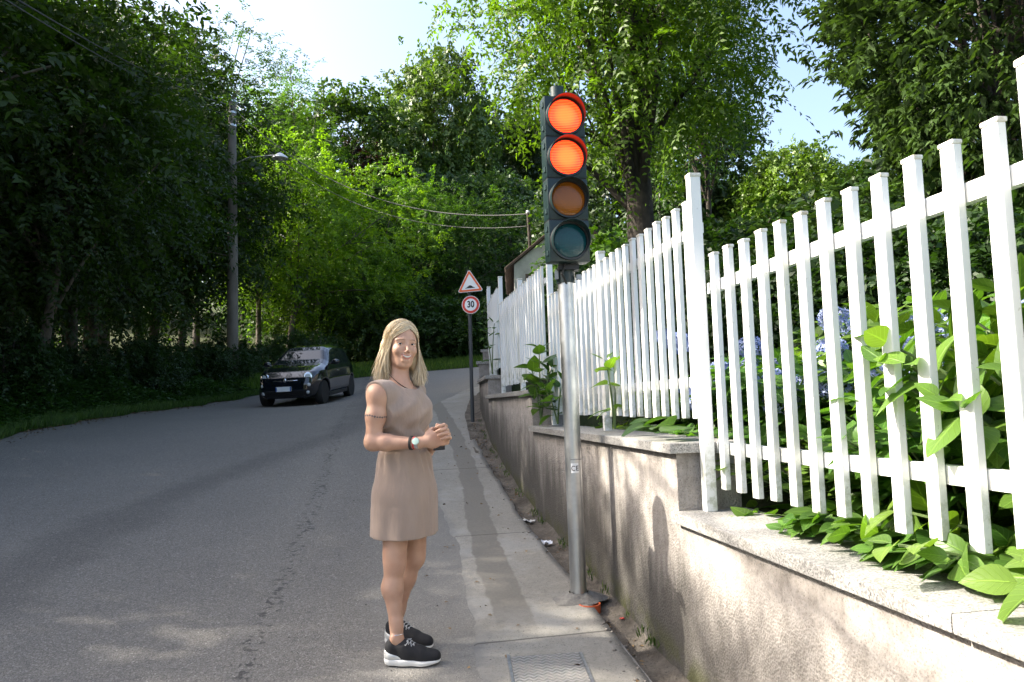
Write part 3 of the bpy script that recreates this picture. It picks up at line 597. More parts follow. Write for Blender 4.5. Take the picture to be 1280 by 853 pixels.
cable('overhead_cable',top,ext(top,at(75,0,11.),1.6),.4,.011,'upper overhead cable crossing the dark trees at the top left')
cable('overhead_cable',top2,ext(top2,at(95,22,11.),1.6),.4,.008,'lower overhead cable crossing the dark trees at the top left')
# ------------------------------------------------------------------ foliage builders
def nrm(a): return a/(np.linalg.norm(a,axis=-1,keepdims=True)+1e-9)
def leaf_quads(p,d,n,L,W,fold=.18):
    """folded diamond leaves; p,d,n (K,3), L,W (K,)"""
    d=nrm(d); s=nrm(np.cross(d,n)); n=np.cross(s,d); L=L[:,None]; W=W[:,None]
    v=np.stack([p,p+d*L*.42+s*W*.5+n*W*fold,p+d*L-n*L*.12,p+d*L*.42-s*W*.5+n*W*fold],1)
    k=len(p); i=np.arange(k)[:,None]*4; return v.reshape(-1,3),i+np.array([[0,1,2,3]])
def lobes(dirs,r,k=7,amp=.3):
    c=nrm(r.normal(size=(k,3))); a=r.random(k); s=(np.clip(dirs@c.T-.3,0,1)**2)@(a*1.6); return 1-amp*.6+amp*s
def sprays(o,d,r,length,K,L,W,droop,rand=.35):
    """pinnate sprays: o,d (S,3)"""
    S=len(o); ln=(length*(.65+.7*r.random(S)))[:,None,None]; u=np.linspace(.12,1,K)[None,:,None]
    d=nrm(d); dn=droop*(.6+.8*r.random(S))[:,None,None]
    pos=o[:,None]+d[:,None]*ln*u+np.array([0,0,-1.])*dn*ln*u**2
    tan=nrm(d[:,None]+np.array([0,0,-1.])*dn*2*u)
    upv=nrm(np.array([0,0,1.])+r.normal(size=(S,1,3))*.45); side=nrm(np.cross(tan,upv)); nn=np.cross(side,tan)
    P=[];D=[];NN=[]
    for sg in (-1,1):
        P.append(pos+r.normal(size=pos.shape)*L*.12); D.append(side*sg*.85+tan*.55+r.normal(size=pos.shape)*rand*.6-np.array([0,0,.12])); NN.append(nn+r.normal(size=pos.shape)*rand)
    P=np.concatenate(P,1).reshape(-1,3);D=np.concatenate(D,1).reshape(-1,3);NN=np.concatenate(NN,1).reshape(-1,3)
    q=.7+.6*r.random(len(P)); tone=np.repeat(r.random(S),1)[:,None]*np.ones((S,K)); tone=np.concatenate([tone,tone],1).ravel()
    v,f=leaf_quads(P,D,NN,L*q,W*q); return v,f,np.clip(.6*tone+.4*r.random(len(P)),0,1)
def bez(a,b,c,n):
    t=np.linspace(0,1,n)[:,None]; return (1-t)**2*a+2*t*(1-t)*b+t*t*c
def crown_points(r,n,rad,zc,amp=.35,shell=.55,lowcut=-1.,gap=.0):
    d=nrm(r.normal(size=(int(n*1.6),3))); d=d[d[:,2]>lowcut][:n]; m=lobes(d,r,9,amp)
    rr=(shell+(1-shell)*r.random(len(d))**.6)*m; 
    p=d*rr[:,None]*np.array(rad)+np.array([0,0,zc]); 
    if gap>0:
        c=nrm(r.normal(size=(14,3)))*np.array(rad)*.85+np.array([0,0,zc]); dist=np.linalg.norm(p[:,None]-c[None],axis=-1).min(1); p=p[dist>gap]
    return p
def tree_mesh(seed,H,rad,zc,nclump,cr,nspray,slen,K,L,W,droop,trunk_r,amp=.35,shell=.5,gap=0,lean=(0,0),limbs=26,lowcut=-1.,multi=1,limb_r=.35,fork=.35):
    r=np.random.default_rng(seed)
    cp=crown_points(r,nclump,rad,zc,amp,shell,lowcut,gap); cp[:,0]+=lean[0]*cp[:,2]/H; cp[:,1]+=lean[1]*cp[:,2]/H
    n=len(cp); o=np.repeat(cp,nspray,0)+r.normal(size=(n*nspray,3))*cr*np.array([1,1,.55])
    out=nrm(np.repeat(cp,nspray,0)-np.array([lean[0]*.6,lean[1]*.6,zc*.9])); d=out*.7+r.normal(size=o.shape)*.75+np.array([0,0,.15])
    v,f,t=sprays(o,d,r,slen,K,L,W,droop)
    mb=MB()
    for q in range(multi):
        b=np.array([.5*math.cos(q*2.4)*(multi>1),.5*math.sin(q*2.4)*(multi>1),0]); top=np.array([lean[0]*.8+b[0]*2,lean[1]*.8+b[1]*2,zc+rad[2]*.35])
        mid=(b+top)/2+np.array([r.normal()*.25,r.normal()*.25,0]); pts=bez(b+np.array([0,0,-.3]),mid,top,12); rr=trunk_r*(1-np.linspace(0,1,12)**1.1*.8); rr[0]*=1.35; rr[1]*=1.1
        mb.tube(list(pts),list(rr),12)
        idx=r.choice(len(cp),min(limbs//multi,len(cp)),replace=False)
        for k_ in idx:
            e=cp[k_]; u=fork+(1-fork)*r.random()*min(1,max(.1,(e[2])/(H))); j=int(np.clip(u*11,2,10)); s0=pts[j]
            if e[2]<s0[2]-1.5: s0=pts[max(2,j-3)]
            m_=(s0+e)/2+np.array([0,0,.25*abs(r.normal())*rad[2]*.25])+r.normal(size=3)*.15*rad[0]*.4
            bp=bez(s0,m_,e,8); mb.tube(list(bp),list(np.linspace(rr[j]*limb_r*1.3,.012+trunk_r*.03,8)),7)
            for _ in range(2):
                e2=cp[np.argsort(((cp-bp[4])**2).sum(1)+r.random(len(cp))*2)[r.integers(0,4)]]; s2=bp[int(r.integers(3,6))]
                mb.tube(list(bez(s2,(s2+e2)/2+r.normal(size=3)*.12,e2,6)),list(np.linspace(rr[j]*limb_r*.6,.008,6)),5)
    return v,f,t,mb
class Proto:
    def __init__(s,name,leafmat_,barkmat,spec):
        v,f,t,mb=tree_mesh(**spec); s.name=name; s.used=False
        s.root=bpy.data.objects.new(name,None); C.objects.link(s.root); s.root.empty_display_size=.3
        s.tr=mb.build('trunk',barkmat,s.root,smooth=True); s.cr=npmesh('crown',v,f,leafmat_,s.root,rnd=t); s.H=spec['H']
    def put(s,loc,scale,rz,label,cat='tree',group=None,col=(1,1,1),tz=1.,nm=None):
        if not s.used: r,tr,cr=s.root,s.tr,s.cr; s.used=True
        else:
            r=s.root.copy(); C.objects.link(r); tr=s.tr.copy(); cr=s.cr.copy()
            for o in (tr,cr): C.objects.link(o); o.parent=r
            if 'group' in r: del r['group']
        if nm: r.name=nm
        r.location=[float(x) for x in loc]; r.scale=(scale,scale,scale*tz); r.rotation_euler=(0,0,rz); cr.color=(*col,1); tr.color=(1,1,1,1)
        tag(r,label,cat,group); return r
def gpos(px,Y,dz=0.,py=450):
    p=at(px,py,Y); return np.array([p[0],p[1],terr(p[0],p[1])+dz])
# ---- kinds of tree
robA=Proto('feathery_tree',M['leaf_robinia'],M['bark_pale'],dict(seed=1,H=10.,rad=(3.6,3.6,4.6),zc=5.6,nclump=250,cr=.42,nspray=9,slen=.62,K=8,L=.13,W=.055,droop=.5,trunk_r=.14,amp=.4,shell=.45,gap=.5,limbs=30,lowcut=-.96,multi=2))
robB=Proto('feathery_tree',M['leaf_robinia'],M['bark_pale'],dict(seed=2,H=10.,rad=(3.2,3.2,4.4),zc=5.8,nclump=230,cr=.45,nspray=9,slen=.7,K=8,L=.14,W=.06,droop=.55,trunk_r=.12,amp=.5,shell=.4,gap=.6,limbs=26,lowcut=-.95,multi=2,lean=(.8,.2)))
fine=Proto('slender_tree',M['leaf_robinia'],M['bark'],dict(seed=3,H=12.,rad=(3.2,3.0,5.2),zc=8.0,nclump=270,cr=.5,nspray=9,slen=.7,K=8,L=.13,W=.05,droop=.35,trunk_r=.14,amp=.6,shell=.4,gap=.8,limbs=26,lowcut=-.9))
rnd=Proto('round_tree',M['leaf_round'],M['bark'],dict(seed=4,H=15.,rad=(5.2,5.2,6.6),zc=8.6,nclump=850,cr=.5,nspray=7,slen=.62,K=5,L=.26,W=.17,droop=.5,trunk_r=.35,amp=.45,shell=.7,gap=.5,limbs=40,lowcut=-.8))
rnd2=Proto('round_tree',M['leaf_round'],M['bark'],dict(seed=14,H=13.,rad=(4.8,4.8,5.8),zc=7.2,nclump=560,cr=.5,nspray=7,slen=.55,K=5,L=.24,W=.14,droop=.3,trunk_r=.3,amp=.6,shell=.7,gap=1.0,limbs=40,lowcut=-.85))
bush=Proto('bush',M['leaf_bush'],M['bark'],dict(seed=5,H=2.4,rad=(1.5,1.5,1.2),zc=1.15,nclump=170,cr=.2,nspray=8,slen=.3,K=5,L=.10,W=.06,droop=.4,trunk_r=.05,amp=.45,shell=.6,gap=.2,limbs=20,multi=3))
purp=Proto('purple_tree',M['leaf_purple'],M['bark'],dict(seed=6,H=8.,rad=(2.6,2.6,3.2),zc=5,nclump=160,cr=.45,nspray=7,slen=.5,K=5,L=.2,W=.12,droop=.3,trunk_r=.18,amp=.5,shell=.6,gap=.4,limbs=20))
# ---- dark left verge trees, and unseen ones added towards the camera for shade
G1='dark feathery trees along the left verge'; LB='dark feathery-leaved tree in the shaded row left of the utility pole'
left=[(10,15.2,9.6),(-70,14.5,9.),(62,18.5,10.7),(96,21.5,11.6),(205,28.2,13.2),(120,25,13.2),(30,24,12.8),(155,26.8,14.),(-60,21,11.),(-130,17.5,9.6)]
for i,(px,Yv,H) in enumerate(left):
    p=gpos(px,Yv); dk=.44+.2*RNG.random(); (robA if i%2 else robB).put(p-np.array([0,0,.2]),H/10.,i*1.9,LB,'tree',G1,col=(dk,dk,dk*1.05))  # leaf tint darkened, putting the row's deep shade into the colour
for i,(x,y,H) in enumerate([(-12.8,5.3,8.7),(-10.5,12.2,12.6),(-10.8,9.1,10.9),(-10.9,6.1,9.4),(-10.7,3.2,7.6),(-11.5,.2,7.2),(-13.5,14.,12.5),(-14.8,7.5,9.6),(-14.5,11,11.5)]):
    (robB if i%2 else robA).put((x,y,terr(x,y)-.2),H/10.,i*2.3+1,'unseen feathery-leaved tree added on the left verge to shade the road','tree',G1,col=(.6,.6,.6))
# ---- the yellow-green and taller trees round the bend
robB.put(gpos(338,33.5),1.15,.4,'yellow-green sunlit tree directly right of the utility pole','tree',None,(2.3,2.05,.8))  # yellow-green trees: sunlit glow is put into the raised leaf tint
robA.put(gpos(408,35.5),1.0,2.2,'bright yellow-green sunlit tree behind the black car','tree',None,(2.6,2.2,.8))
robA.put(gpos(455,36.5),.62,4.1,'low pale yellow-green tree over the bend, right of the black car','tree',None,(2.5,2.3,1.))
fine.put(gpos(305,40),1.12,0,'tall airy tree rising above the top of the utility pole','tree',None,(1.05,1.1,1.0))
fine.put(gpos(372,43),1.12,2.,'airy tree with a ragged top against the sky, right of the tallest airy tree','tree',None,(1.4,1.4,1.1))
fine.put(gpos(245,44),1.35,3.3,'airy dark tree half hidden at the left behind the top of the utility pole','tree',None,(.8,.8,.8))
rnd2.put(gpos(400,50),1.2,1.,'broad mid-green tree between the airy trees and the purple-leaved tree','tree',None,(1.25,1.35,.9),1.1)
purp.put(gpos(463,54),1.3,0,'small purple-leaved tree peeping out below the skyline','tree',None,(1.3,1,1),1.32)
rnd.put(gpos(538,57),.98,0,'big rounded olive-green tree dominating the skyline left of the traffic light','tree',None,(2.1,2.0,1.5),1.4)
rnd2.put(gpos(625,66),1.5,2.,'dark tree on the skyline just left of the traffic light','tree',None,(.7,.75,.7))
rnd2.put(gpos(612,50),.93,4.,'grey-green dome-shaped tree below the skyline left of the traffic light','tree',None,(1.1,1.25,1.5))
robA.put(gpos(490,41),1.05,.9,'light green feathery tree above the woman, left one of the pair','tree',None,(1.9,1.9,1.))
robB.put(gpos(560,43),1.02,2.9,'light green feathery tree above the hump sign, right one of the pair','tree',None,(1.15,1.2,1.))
for i,(px,Yv,s_) in enumerate([(420,39,.8),(520,40,.72),(585,41,.8),(640,43,.95),(470,44,.9),(350,37,.85)]):
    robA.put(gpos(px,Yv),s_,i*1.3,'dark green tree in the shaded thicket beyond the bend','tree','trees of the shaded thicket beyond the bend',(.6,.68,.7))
for i,(px,Yv,s_) in enumerate([(330,70,1.5),(240,66,1.7),(140,60,1.6),(20,60,1.6),(450,75,1.2),(520,80,1.3),(680,70,1.6),(760,60,1.3),(860,55,1.1),(960,60,1.1),(1060,55,1.2),(1160,55,1.2),(1260,50,1.1),(560,62,.9),(660,56,1.0)]):
    rnd2.put(gpos(px,Yv),s_*.8,i*.9,'green tree of the wood on the hill behind the other trees','tree','trees of the wood on the hill',(.9,.95,.9))
# ---- bushes along the far bank
for i in range(26):
    px=385+i*9.5+RNG.normal()*5; Yv=35.5+RNG.random()*3.5; p=gpos(px,Yv)
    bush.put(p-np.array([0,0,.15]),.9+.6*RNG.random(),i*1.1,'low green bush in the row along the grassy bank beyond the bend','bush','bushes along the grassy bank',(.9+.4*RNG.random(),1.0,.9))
for i in range(26):
    s_=9+i*.95; d_=1.5+2.2*RNG.random(); t=np.interp(s_,LEs,LEt)-d_; p=st(s_,t); p[2]=terr(p[0],p[1])-.25
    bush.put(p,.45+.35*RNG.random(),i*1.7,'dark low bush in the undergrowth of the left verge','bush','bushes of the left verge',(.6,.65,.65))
# ---- trees of the garden
def gpt(px,Yv):
    p=at(px,450,Yv); s_=p[0]*su[0]+p[1]*su[1]; t_=p[0]*tn[0]+p[1]*tn[1]; return np.array([p[0],p[1],float(gz(s_)) if s_<19 else terr(p[0],p[1])])
big=Proto('old_feathery_tree',M['leaf_robinia'],M['bark'],dict(seed=21,H=14.,rad=(2.75,2.6,6.0),zc=8.4,nclump=520,cr=.5,nspray=10,slen=.62,K=9,L=.11,W=.045,droop=.5,trunk_r=.29,amp=.4,shell=.45,gap=.35,limbs=24,lowcut=-.93,fork=.3,limb_r=.24))
big.put(gpt(812,13.)-np.array([0,0,.2]),1.,2.6,'big old feathery-leaved tree with a thick dark trunk, right behind the traffic light','tree',None,(1.75,1.55,.9))
fine.put(gpt(893,17),.54,1.2,'thin-leaved dark airy tree with sky showing through, between the big trunk and the glossy tree','tree',None,(.62,.72,.8),1.75)
rnd.put(gpt(985,27),.43,.5,'yellow-green rounded tree far behind the fence, left of the glossy dark tree','tree',None,(2.2,2.2,.9),1.1)
rnd2.put(gpt(835,30),.8,1.5,'dark tree filling the gap behind the thin-leaved airy tree','tree',None,(.7,.8,.7))
def glossy_mesh(seed,rad,zc,n,trunk_r,lean):
    r=np.random.default_rng(seed); cp=crown_points(r,n,rad,zc,.45,.72,-.97,.35); m=6; o=np.repeat(cp,m,0)+r.normal(size=(len(cp)*m,3))*.2
    K=11; P=np.repeat(o,K,0)+r.normal(size=(len(o)*K,3))*.035; a=r.random(len(P))*2*PI
    out=nrm(np.repeat(nrm(o-np.array([0,0,zc*.8])),K,0)); D=np.c_[np.cos(a),np.sin(a),-.35-.5*r.random(len(P))]+out*.55
    NN=np.c_[np.cos(a)*.5,np.sin(a)*.5,np.ones(len(P))]+r.normal(size=P.shape)*.3
    q=.7+.6*r.random(len(P)); v,f=leaf_quads(P,D,NN,.135*q,.05*q,.25); mb=MB()
    pts=bez(np.array([0,0,-.3]),np.array([lean,0,zc*.5]),np.array([lean*.5,0,zc*1.3]),10); rr=list(trunk_r*(1-np.linspace(0,1,10)*.8)); mb.tube(list(pts),rr,12)
    for k_ in r.choice(len(cp),60,replace=False):
        j=int(r.integers(1,8)); e=cp[k_]; mb.tube(list(bez(pts[j],(pts[j]+e)/2+np.array([0,0,.3]),e,6)),list(np.linspace(rr[j]*.4,.012,6)),6)
    return v,f,np.clip(np.repeat(r.random(len(o)),K)*.5+.5*r.random(len(P)),0,1),mb
def glossy(name,seed,loc,rad,zc,n,label,col=(1,1,1),tr=.2,lean=.2,cat='tree'):
    v,f,t,mb=glossy_mesh(seed,rad,zc,n,tr,lean); r=thing(name,label,cat,loc); mb.build('trunk',M['bark'],r,smooth=True); c=npmesh('crown',v,f,M['leaf_gloss'],r,rnd=t); c.color=(*col,1)
glossy('glossy_tree',31,(6.45,9.6,1.6),(2.5,2.6,3.9),4.6,1150,'large dark tree with shiny leaves filling the top right corner',(1.45,1.4,1.3),tr=.22)
glossy('glossy_tree',32,(3.75,9.4,1.4),(.95,.9,1.15),1.25,230,'low shiny-leaved tree below and left of the large shiny dark tree',(1.5,1.5,1.3),.06,cat='tree')
GB='dark bushes behind the hydrangeas'
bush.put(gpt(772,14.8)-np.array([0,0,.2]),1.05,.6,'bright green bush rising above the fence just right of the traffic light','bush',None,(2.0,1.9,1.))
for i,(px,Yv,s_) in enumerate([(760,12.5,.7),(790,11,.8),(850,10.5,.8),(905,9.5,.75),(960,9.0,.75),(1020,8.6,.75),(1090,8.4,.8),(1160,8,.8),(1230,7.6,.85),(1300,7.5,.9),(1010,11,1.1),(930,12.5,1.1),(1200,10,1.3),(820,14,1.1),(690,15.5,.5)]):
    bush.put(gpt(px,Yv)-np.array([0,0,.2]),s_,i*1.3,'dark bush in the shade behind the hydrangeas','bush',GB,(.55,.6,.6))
# ------------------------------------------------------------------ hydrangeas
def big_leaf(nu=8,nv=5,prof=1.0,droop=.35,cup=.22):
    u=np.linspace(0,1,nu); v=np.linspace(-1,1,nv); U_,V_=np.meshgrid(u,v,indexing='ij')
    w=np.sin(PI*U_**.82)**.85*(1-.25*U_)*.36; w[0]=.0; w[-1]=0
    x=U_; y=V_*w*prof; z=-droop*U_**2+cup*np.abs(V_)*w+.012*np.sin(U_*22)*np.abs(V_)
    return np.stack([x,y,z],-1).reshape(-1,3),grid_faces(nu,nv),np.stack([V_,U_],-1).reshape(-1,2)
BL=[big_leaf(droop=d,cup=c) for d,c in ((.15,.3),(.32,.25),(.5,.15),(.1,.05))]
def place_leaves(P,D,NN,L,r):
    D=nrm(D); S=nrm(np.cross(NN,D)); Z=np.cross(D,S); V=[];Fc=[];UV=[];T=[];off=0
    for i in range(len(P)):
        b,f,uv=BL[int(r.integers(0,4))]; q=(b[:,:1]*D[i]+b[:,1:2]*S[i]+b[:,2:]*Z[i])*L[i]+P[i]; V.append(q);Fc.append(f+off);UV.append(uv);T.append(np.full(len(f),r.random()));off+=len(b)
    return np.concatenate(V),np.concatenate(Fc),np.concatenate(UV),np.concatenate(T)
def stems_plant(seed,ns,H,spread,pairs,L0,low=0):
    r=np.random.default_rng(seed); P=[];D=[];NN=[];L=[]; mb=MB(); tops=[]
    for i in range(ns+low):
        a=2*PI*(i+r.random()*.6)/(ns if i<ns else max(1,low)); sp_=spread*math.sqrt((i%ns+.5)/ns) if i<ns else spread*1.05; hh_=H*(.75+.3*r.random())*(1-.25*sp_/spread if i<ns else .22)
        e=np.array([math.cos(a)*sp_,math.sin(a)*sp_,hh_]); c=np.array([e[0]*.35,e[1]*.35,hh_*.7]); pts=bez(np.zeros(3),c,e,10); mb.tube(list(pts),list(np.linspace(.008,.004,10)),5)
        tops.append(e)
        for k_ in range(pairs):
            u=.22+.78*(k_/(pairs-1))**.8; p=bez(np.zeros(3),c,e,40)[int(u*39)]; tg=nrm((bez(np.zeros(3),c,e,40)[min(39,int(u*39)+1)]-bez(np.zeros(3),c,e,40)[max(0,int(u*39)-2)])[None])[0]
            b=a+k_*PI/2+r.normal()*.3
            for sg in (0,PI,):
                d=np.array([math.cos(b+sg),math.sin(b+sg),0]); d=d-tg*(d@tg); d=nrm(d[None])[0]+tg*(.15+.75*(k_/(pairs-1))**2)+np.array([0,0,-.1+.2*r.random()])
                P.append(p+nrm(d[None])[0]*.02);D.append(d+r.normal(size=3)*.15);NN.append(tg*.8+np.array([0,0,.6])+r.normal(size=3)*.22);L.append(L0*(.75+.5*r.random())*(1 if k_<pairs-1 else .7))
    v,f,uv,t=place_leaves(np.array(P),np.array(D),np.array(NN),np.array(L),r); return v,f,uv,t,mb,tops
M['stem']=mat('green_stem',.6,(.09,.14,.04))
fm=mat('hydrangea_petal',.6,(.3,.4,.8)); k=N(fm); a_=k.n('Attribute',attribute_name='rnd'); k.col(k.ramp(a_.outputs['Fac'],[(0,(.15,.19,.42)),(.5,(.25,.31,.55)),(1,(.42,.47,.66))]))
def flower_head_mesh(seed,R=.075):
    r=np.random.default_rng(seed); V=[];Fc=[];T=[];o=0; n=150
    for i in range(n):
        z=1-1.75*(i+.5)/n; a=i*2.39996+r.normal()*.12; q=math.sqrt(1-z*z); d=np.array([q*math.cos(a),q*math.sin(a),z*.85]); c=d*R*(1+r.normal()*.04); Rm=frame(d+r.normal(size=3)*.25,r.normal(size=3))
        tn_=r.random()
        for k_ in range(4):
            b=k_*PI/2; s_=.0125*(.85+.3*r.random()); pts=np.array([[0,0,0],[s_*.75*math.cos(b-.55),s_*.75*math.sin(b-.55),.002],[s_*1.15*math.cos(b),s_*1.15*math.sin(b),.0015],[s_*.75*math.cos(b+.55),s_*.75*math.sin(b+.55),.002]])
            V.append(pts@Rm.T+c);Fc.append([o,o+1,o+2,o+3]);T.append(np.clip(tn_*.7+.3*r.random(),0,1));o+=4
    return np.concatenate(V),np.array(Fc),np.array(T)
FH=[flower_head_mesh(s_) for s_ in (1,2)]; FHo=[None,None]
HP=[]
for i,(sd_,ns,H_,sp_,pr,L0,lw) in enumerate([(1,30,1.0,.58,8,.13,9),(2,28,.97,.54,8,.12,9),(3,32,1.05,.60,8,.135,9)]):
    v,f,uv,t,mb,tops=stems_plant(sd_,ns,H_,sp_,pr,L0,lw); HP.append([v,f,uv,t,mb,tops,None])
def hydrangea(i,loc,sc_,rz,label,group=None,nf=0,col=(1,1,1),tz=1.,fpos=None):
    q=HP[i]
    if q[6] is None:
        r=bpy.data.objects.new('hydrangea_bush',None); C.objects.link(r); fo=npmesh('foliage',q[0],q[1],M['leaf_hyd'],r,uv=q[2],rnd=q[3],smooth=True); sm=q[4].build('stem',M['stem'],r); q[6]=(r,fo,sm)
    else:
        r=q[6][0].copy(); C.objects.link(r); fo=q[6][1].copy(); sm=q[6][2].copy()
        for o in (fo,sm): C.objects.link(o); o.parent=r
        if 'group' in r: del r['group']
    r.location=[float(x) for x in loc]; r.scale=(sc_,sc_,sc_*tz); r.rotation_euler=(0,0,rz); fo.color=(*col,1); tag(r,label,'hydrangea',group)
    tp=sorted(q[5],key=lambda e:-e[2])
    for j in range(nf):
        e=tp[(j*2+1)%len(tp)]; kx=(i+j)%2
        if FHo[kx] is None: fo_=npmesh('flower_head',FH[kx][0],FH[kx][1],fm,r,rnd=FH[kx][2]); FHo[kx]=fo_
        else: fo_=FHo[kx].copy(); C.objects.link(fo_); fo_.parent=r
        s2=.95+.35*((j*.37)%1); fo_.location=(e[0]*1.1,e[1]*1.1,e[2]*(.80+.2*((j*.61)%1))+.03); fo_.scale=(s2/1,s2/1,s2/1); fo_.rotation_euler=(0,0,j*1.1)
    return r
HG='hydrangea bushes behind the fence'
def hyd_loc(s_,t_): p=st(s_,t_); p[2]=float(gz(s_))-.02; return p
bk=0
for (s_,t_,sc_,nf,tz) in [(.95,1.92,1.0,0,1.15),(1.3,2.0,1.05,0,1.12),(1.65,1.9,1.0,0,1.05),(2.0,1.98,1.0,0,.92),(2.35,1.9,.95,0,.74),(2.6,2.0,.9,0,.6),(2.85,2.0,.88,0,.5),(3.2,1.92,.85,1,.5),
   (.9,2.6,1.2,0,1.18),(1.45,2.55,1.2,0,1.16),(1.95,2.6,1.15,0,1.06),(2.45,2.55,1.1,3,.92),(3.0,2.6,1.1,3,.8),(3.4,2.5,1.1,3,.74),(4.0,2.8,1.1,4,.72),(1.2,3.3,1.25,0,1.1),(2.0,3.4,1.25,0,1.02),(2.7,3.4,1.2,2,.92),(3.4,3.5,1.2,3,.85),(4.2,3.6,1.2,3,.8),(5.0,3.8,1.2,3,.74),(3.2,4.4,1.3,1,.9),(4.4,4.6,1.3,2,.85),
   (3.8,2.05,.85,2,.62),(4.35,2.1,.85,3,.55),(4.9,2.1,.85,2,.5),(5.5,2.1,.85,2,.5),(6.1,2.15,.8,0,.5),(4.7,2.9,1.,4,.65),(5.5,3.,1.,3,.62),(6.3,3.,1.,2,.6),(7.3,2.15,.8,0,.55),(8.2,2.2,.8,1,.6),(9.1,2.2,.8,0,.55),(10.6,2.2,.8,0,.6),(12.4,2.5,.8,0,.6),
   (0.3,1.95,1.,0,1.),(0.2,2.7,1.1,0,1.)]:
    near=s_<3.5 and t_<2.2
    lab={True:'large-leaved green hydrangea pushing leaves through the fence onto the widest coping',False:'blue-flowering hydrangea in the mass behind the fence' if nf else 'leafy hydrangea without flowers in the mass behind the fence'}[near]
    hydrangea(bk%3,hyd_loc(s_,t_),sc_,bk*1.37,lab,'hydrangeas pushing through the near fence' if near else (HG+(' with blue flowers' if nf else ' without flowers')),nf,(1.15+.18*math.sin(bk),1.12,1.),tz); bk+=1
# flower heads reaching up over the lower bushes
bpy.context.view_layer.update(); hb=[o for o in C.objects if o.name.startswith('hydrangea_bush')]
for j,(px,py,Yv) in enumerate([(938,435,4.4),(960,478,4.0),(977,503,3.9),(1048,402,3.5),(1036,440,3.9),(1104,450,3.15),(1136,428,2.95),(853,430,5.0),(872,500,4.8),(836,424,5.4),(903,468,4.6),(1014,478,3.8),(1165,470,2.9)]):
    p=Vector(at(px,py,Yv)); o=min(hb,key=lambda q:(q.location.xy-p.xy).length); f_=FHo[j%2].copy(); C.objects.link(f_); f_.parent=o
    q=o.matrix_world.inverted()@p; f_.location=q; k_=(1.0+.25*((j*.37)%1)); f_.scale=(k_/o.scale.x,k_/o.scale.y,k_/o.scale.z); f_.rotation_euler=(.3*math.sin(j),.3*math.cos(j),j)
# ---- shoots growing out through the fence
def shoot(name,seed,loc,ns,H_,sp_,pr,L0,label,col=(1,1,1),lean=(0,0)):
    v,f,uv,t,mb,tops=stems_plant(seed,ns,H_,sp_,pr,L0,0); r=thing(name,label,'plant',loc); fo=npmesh('leaves',v,f,M['leaf_hyd'],r,uv=uv,rnd=t,smooth=True); fo.color=(*col,1); mb.build('stem',M['stem'],r); r.rotation_euler=(lean[0],lean[1],seed*.7)
def wl(s_,t_,z): p=st(s_,t_); p[2]=z; return p
shoot('leafy_shoot',41,wl(6.55,1.30,1.42),3,.72,.16,6,.17,'leafy green shoot leaning out over the coping just left of the traffic light pole',(.9,.9,.9))
shoot('leafy_shoot',42,wl(6.35,1.40,1.42),2,.45,.12,4,.15,'shorter leafy shoot at the foot of the one left of the traffic light pole',(.8,.85,.85))
shoot('yellow_green_sprig',43,wl(4.78,1.42,1.42),2,.62,.08,4,.13,'pale yellow-green sprig poking through the pickets right of the traffic light pole',(1.7,1.5,1.1))
shoot('dark_leafy_shoot',44,wl(9.95,1.36,1.99),2,.9,.1,5,.12,'narrow dark leafy shoot growing through the fence beside the speed limit sign',(.6,.7,.7))
# low leaves lying on the copings
def lying(name,pts,label,col=(1,1,1),L0=.17,seed=3):
    r=np.random.default_rng(seed); P=np.array([wl(*p) for p in pts]); D=[];NN=[]
    for p in pts:
        a=r.random()*1.6-.8; D.append(-np.append(tn,0)*math.cos(a)+np.append(su,0)*math.sin(a)+np.array([0,0,.06])); NN.append([r.normal()*.2,r.normal()*.2,1])
    v,f,uv,t=place_leaves(P,np.array(D,float),np.array(NN,float),L0*(.7+.6*r.random(len(P))),r); c=P.mean(0); o=npmesh(name,v-c,f,M['leaf_hyd'],uv=uv,rnd=t,smooth=True); o.location=c; o.color=(*col,1); return tag(o,label,'leaves')
lying('fallen_leaf_spray',[(3.75,1.42,1.47),(3.9,1.44,1.46),(4.05,1.42,1.48),(3.6,1.45,1.46),(4.2,1.45,1.46),(3.85,1.46,1.5)],'dark green leaf spray lying on the second coping beside the tall post',(.55,.6,.6),.2)
r_=np.random.default_rng(5)
lying('low_leaf_spray',[(1.3+1.45*r_.random()**.8,1.47+.08*r_.random(),1.13+.06*r_.random()) for _ in range(52)],'green hydrangea leaves spilling low under the fence onto the widest coping',(1,1,1),.125,9)
# ------------------------------------------------------------------ verge undergrowth, grass
def scatter_leaves(name,n,fn,L,W,mm,col,up_=.5,seed=1):
    r=np.random.default_rng(seed); P=fn(r,n); n=len(P); a=r.random(n)*2*PI; D=np.c_[np.cos(a),np.sin(a),-.2+.6*r.random(n)]; NN=np.c_[r.normal(size=(n,2))*.5,np.ones(n)]; q=.6+.8*r.random(n)
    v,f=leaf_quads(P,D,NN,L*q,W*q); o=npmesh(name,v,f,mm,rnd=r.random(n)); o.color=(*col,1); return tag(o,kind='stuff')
def terr_v(x,y):
    d,hl,s_=near_left(x,y); return np.where(d>0,hl+bank(d,s_),-9),d
def verge(r,n):
    s_=6.5+18*r.random(n)**.8; d=3.6*r.random(n)**1.1-.12*r.random(n); t=np.interp(s_,LEs,LEt)-d; p=s_[:,None]*su+t[:,None]*tn; z,dd=terr_v(p[:,0],p[:,1])
    lump=.25+.22*np.sin(p[:,0]*2.3+1.7*np.sin(p[:,1]*1.1))*np.cos(p[:,1]*1.6); hgt=np.clip(lump*np.clip(dd/.8,0.05,1.6),.02,1)*r.random(n)**.6
    k_=dd>0; return np.c_[p,z+hgt][k_]
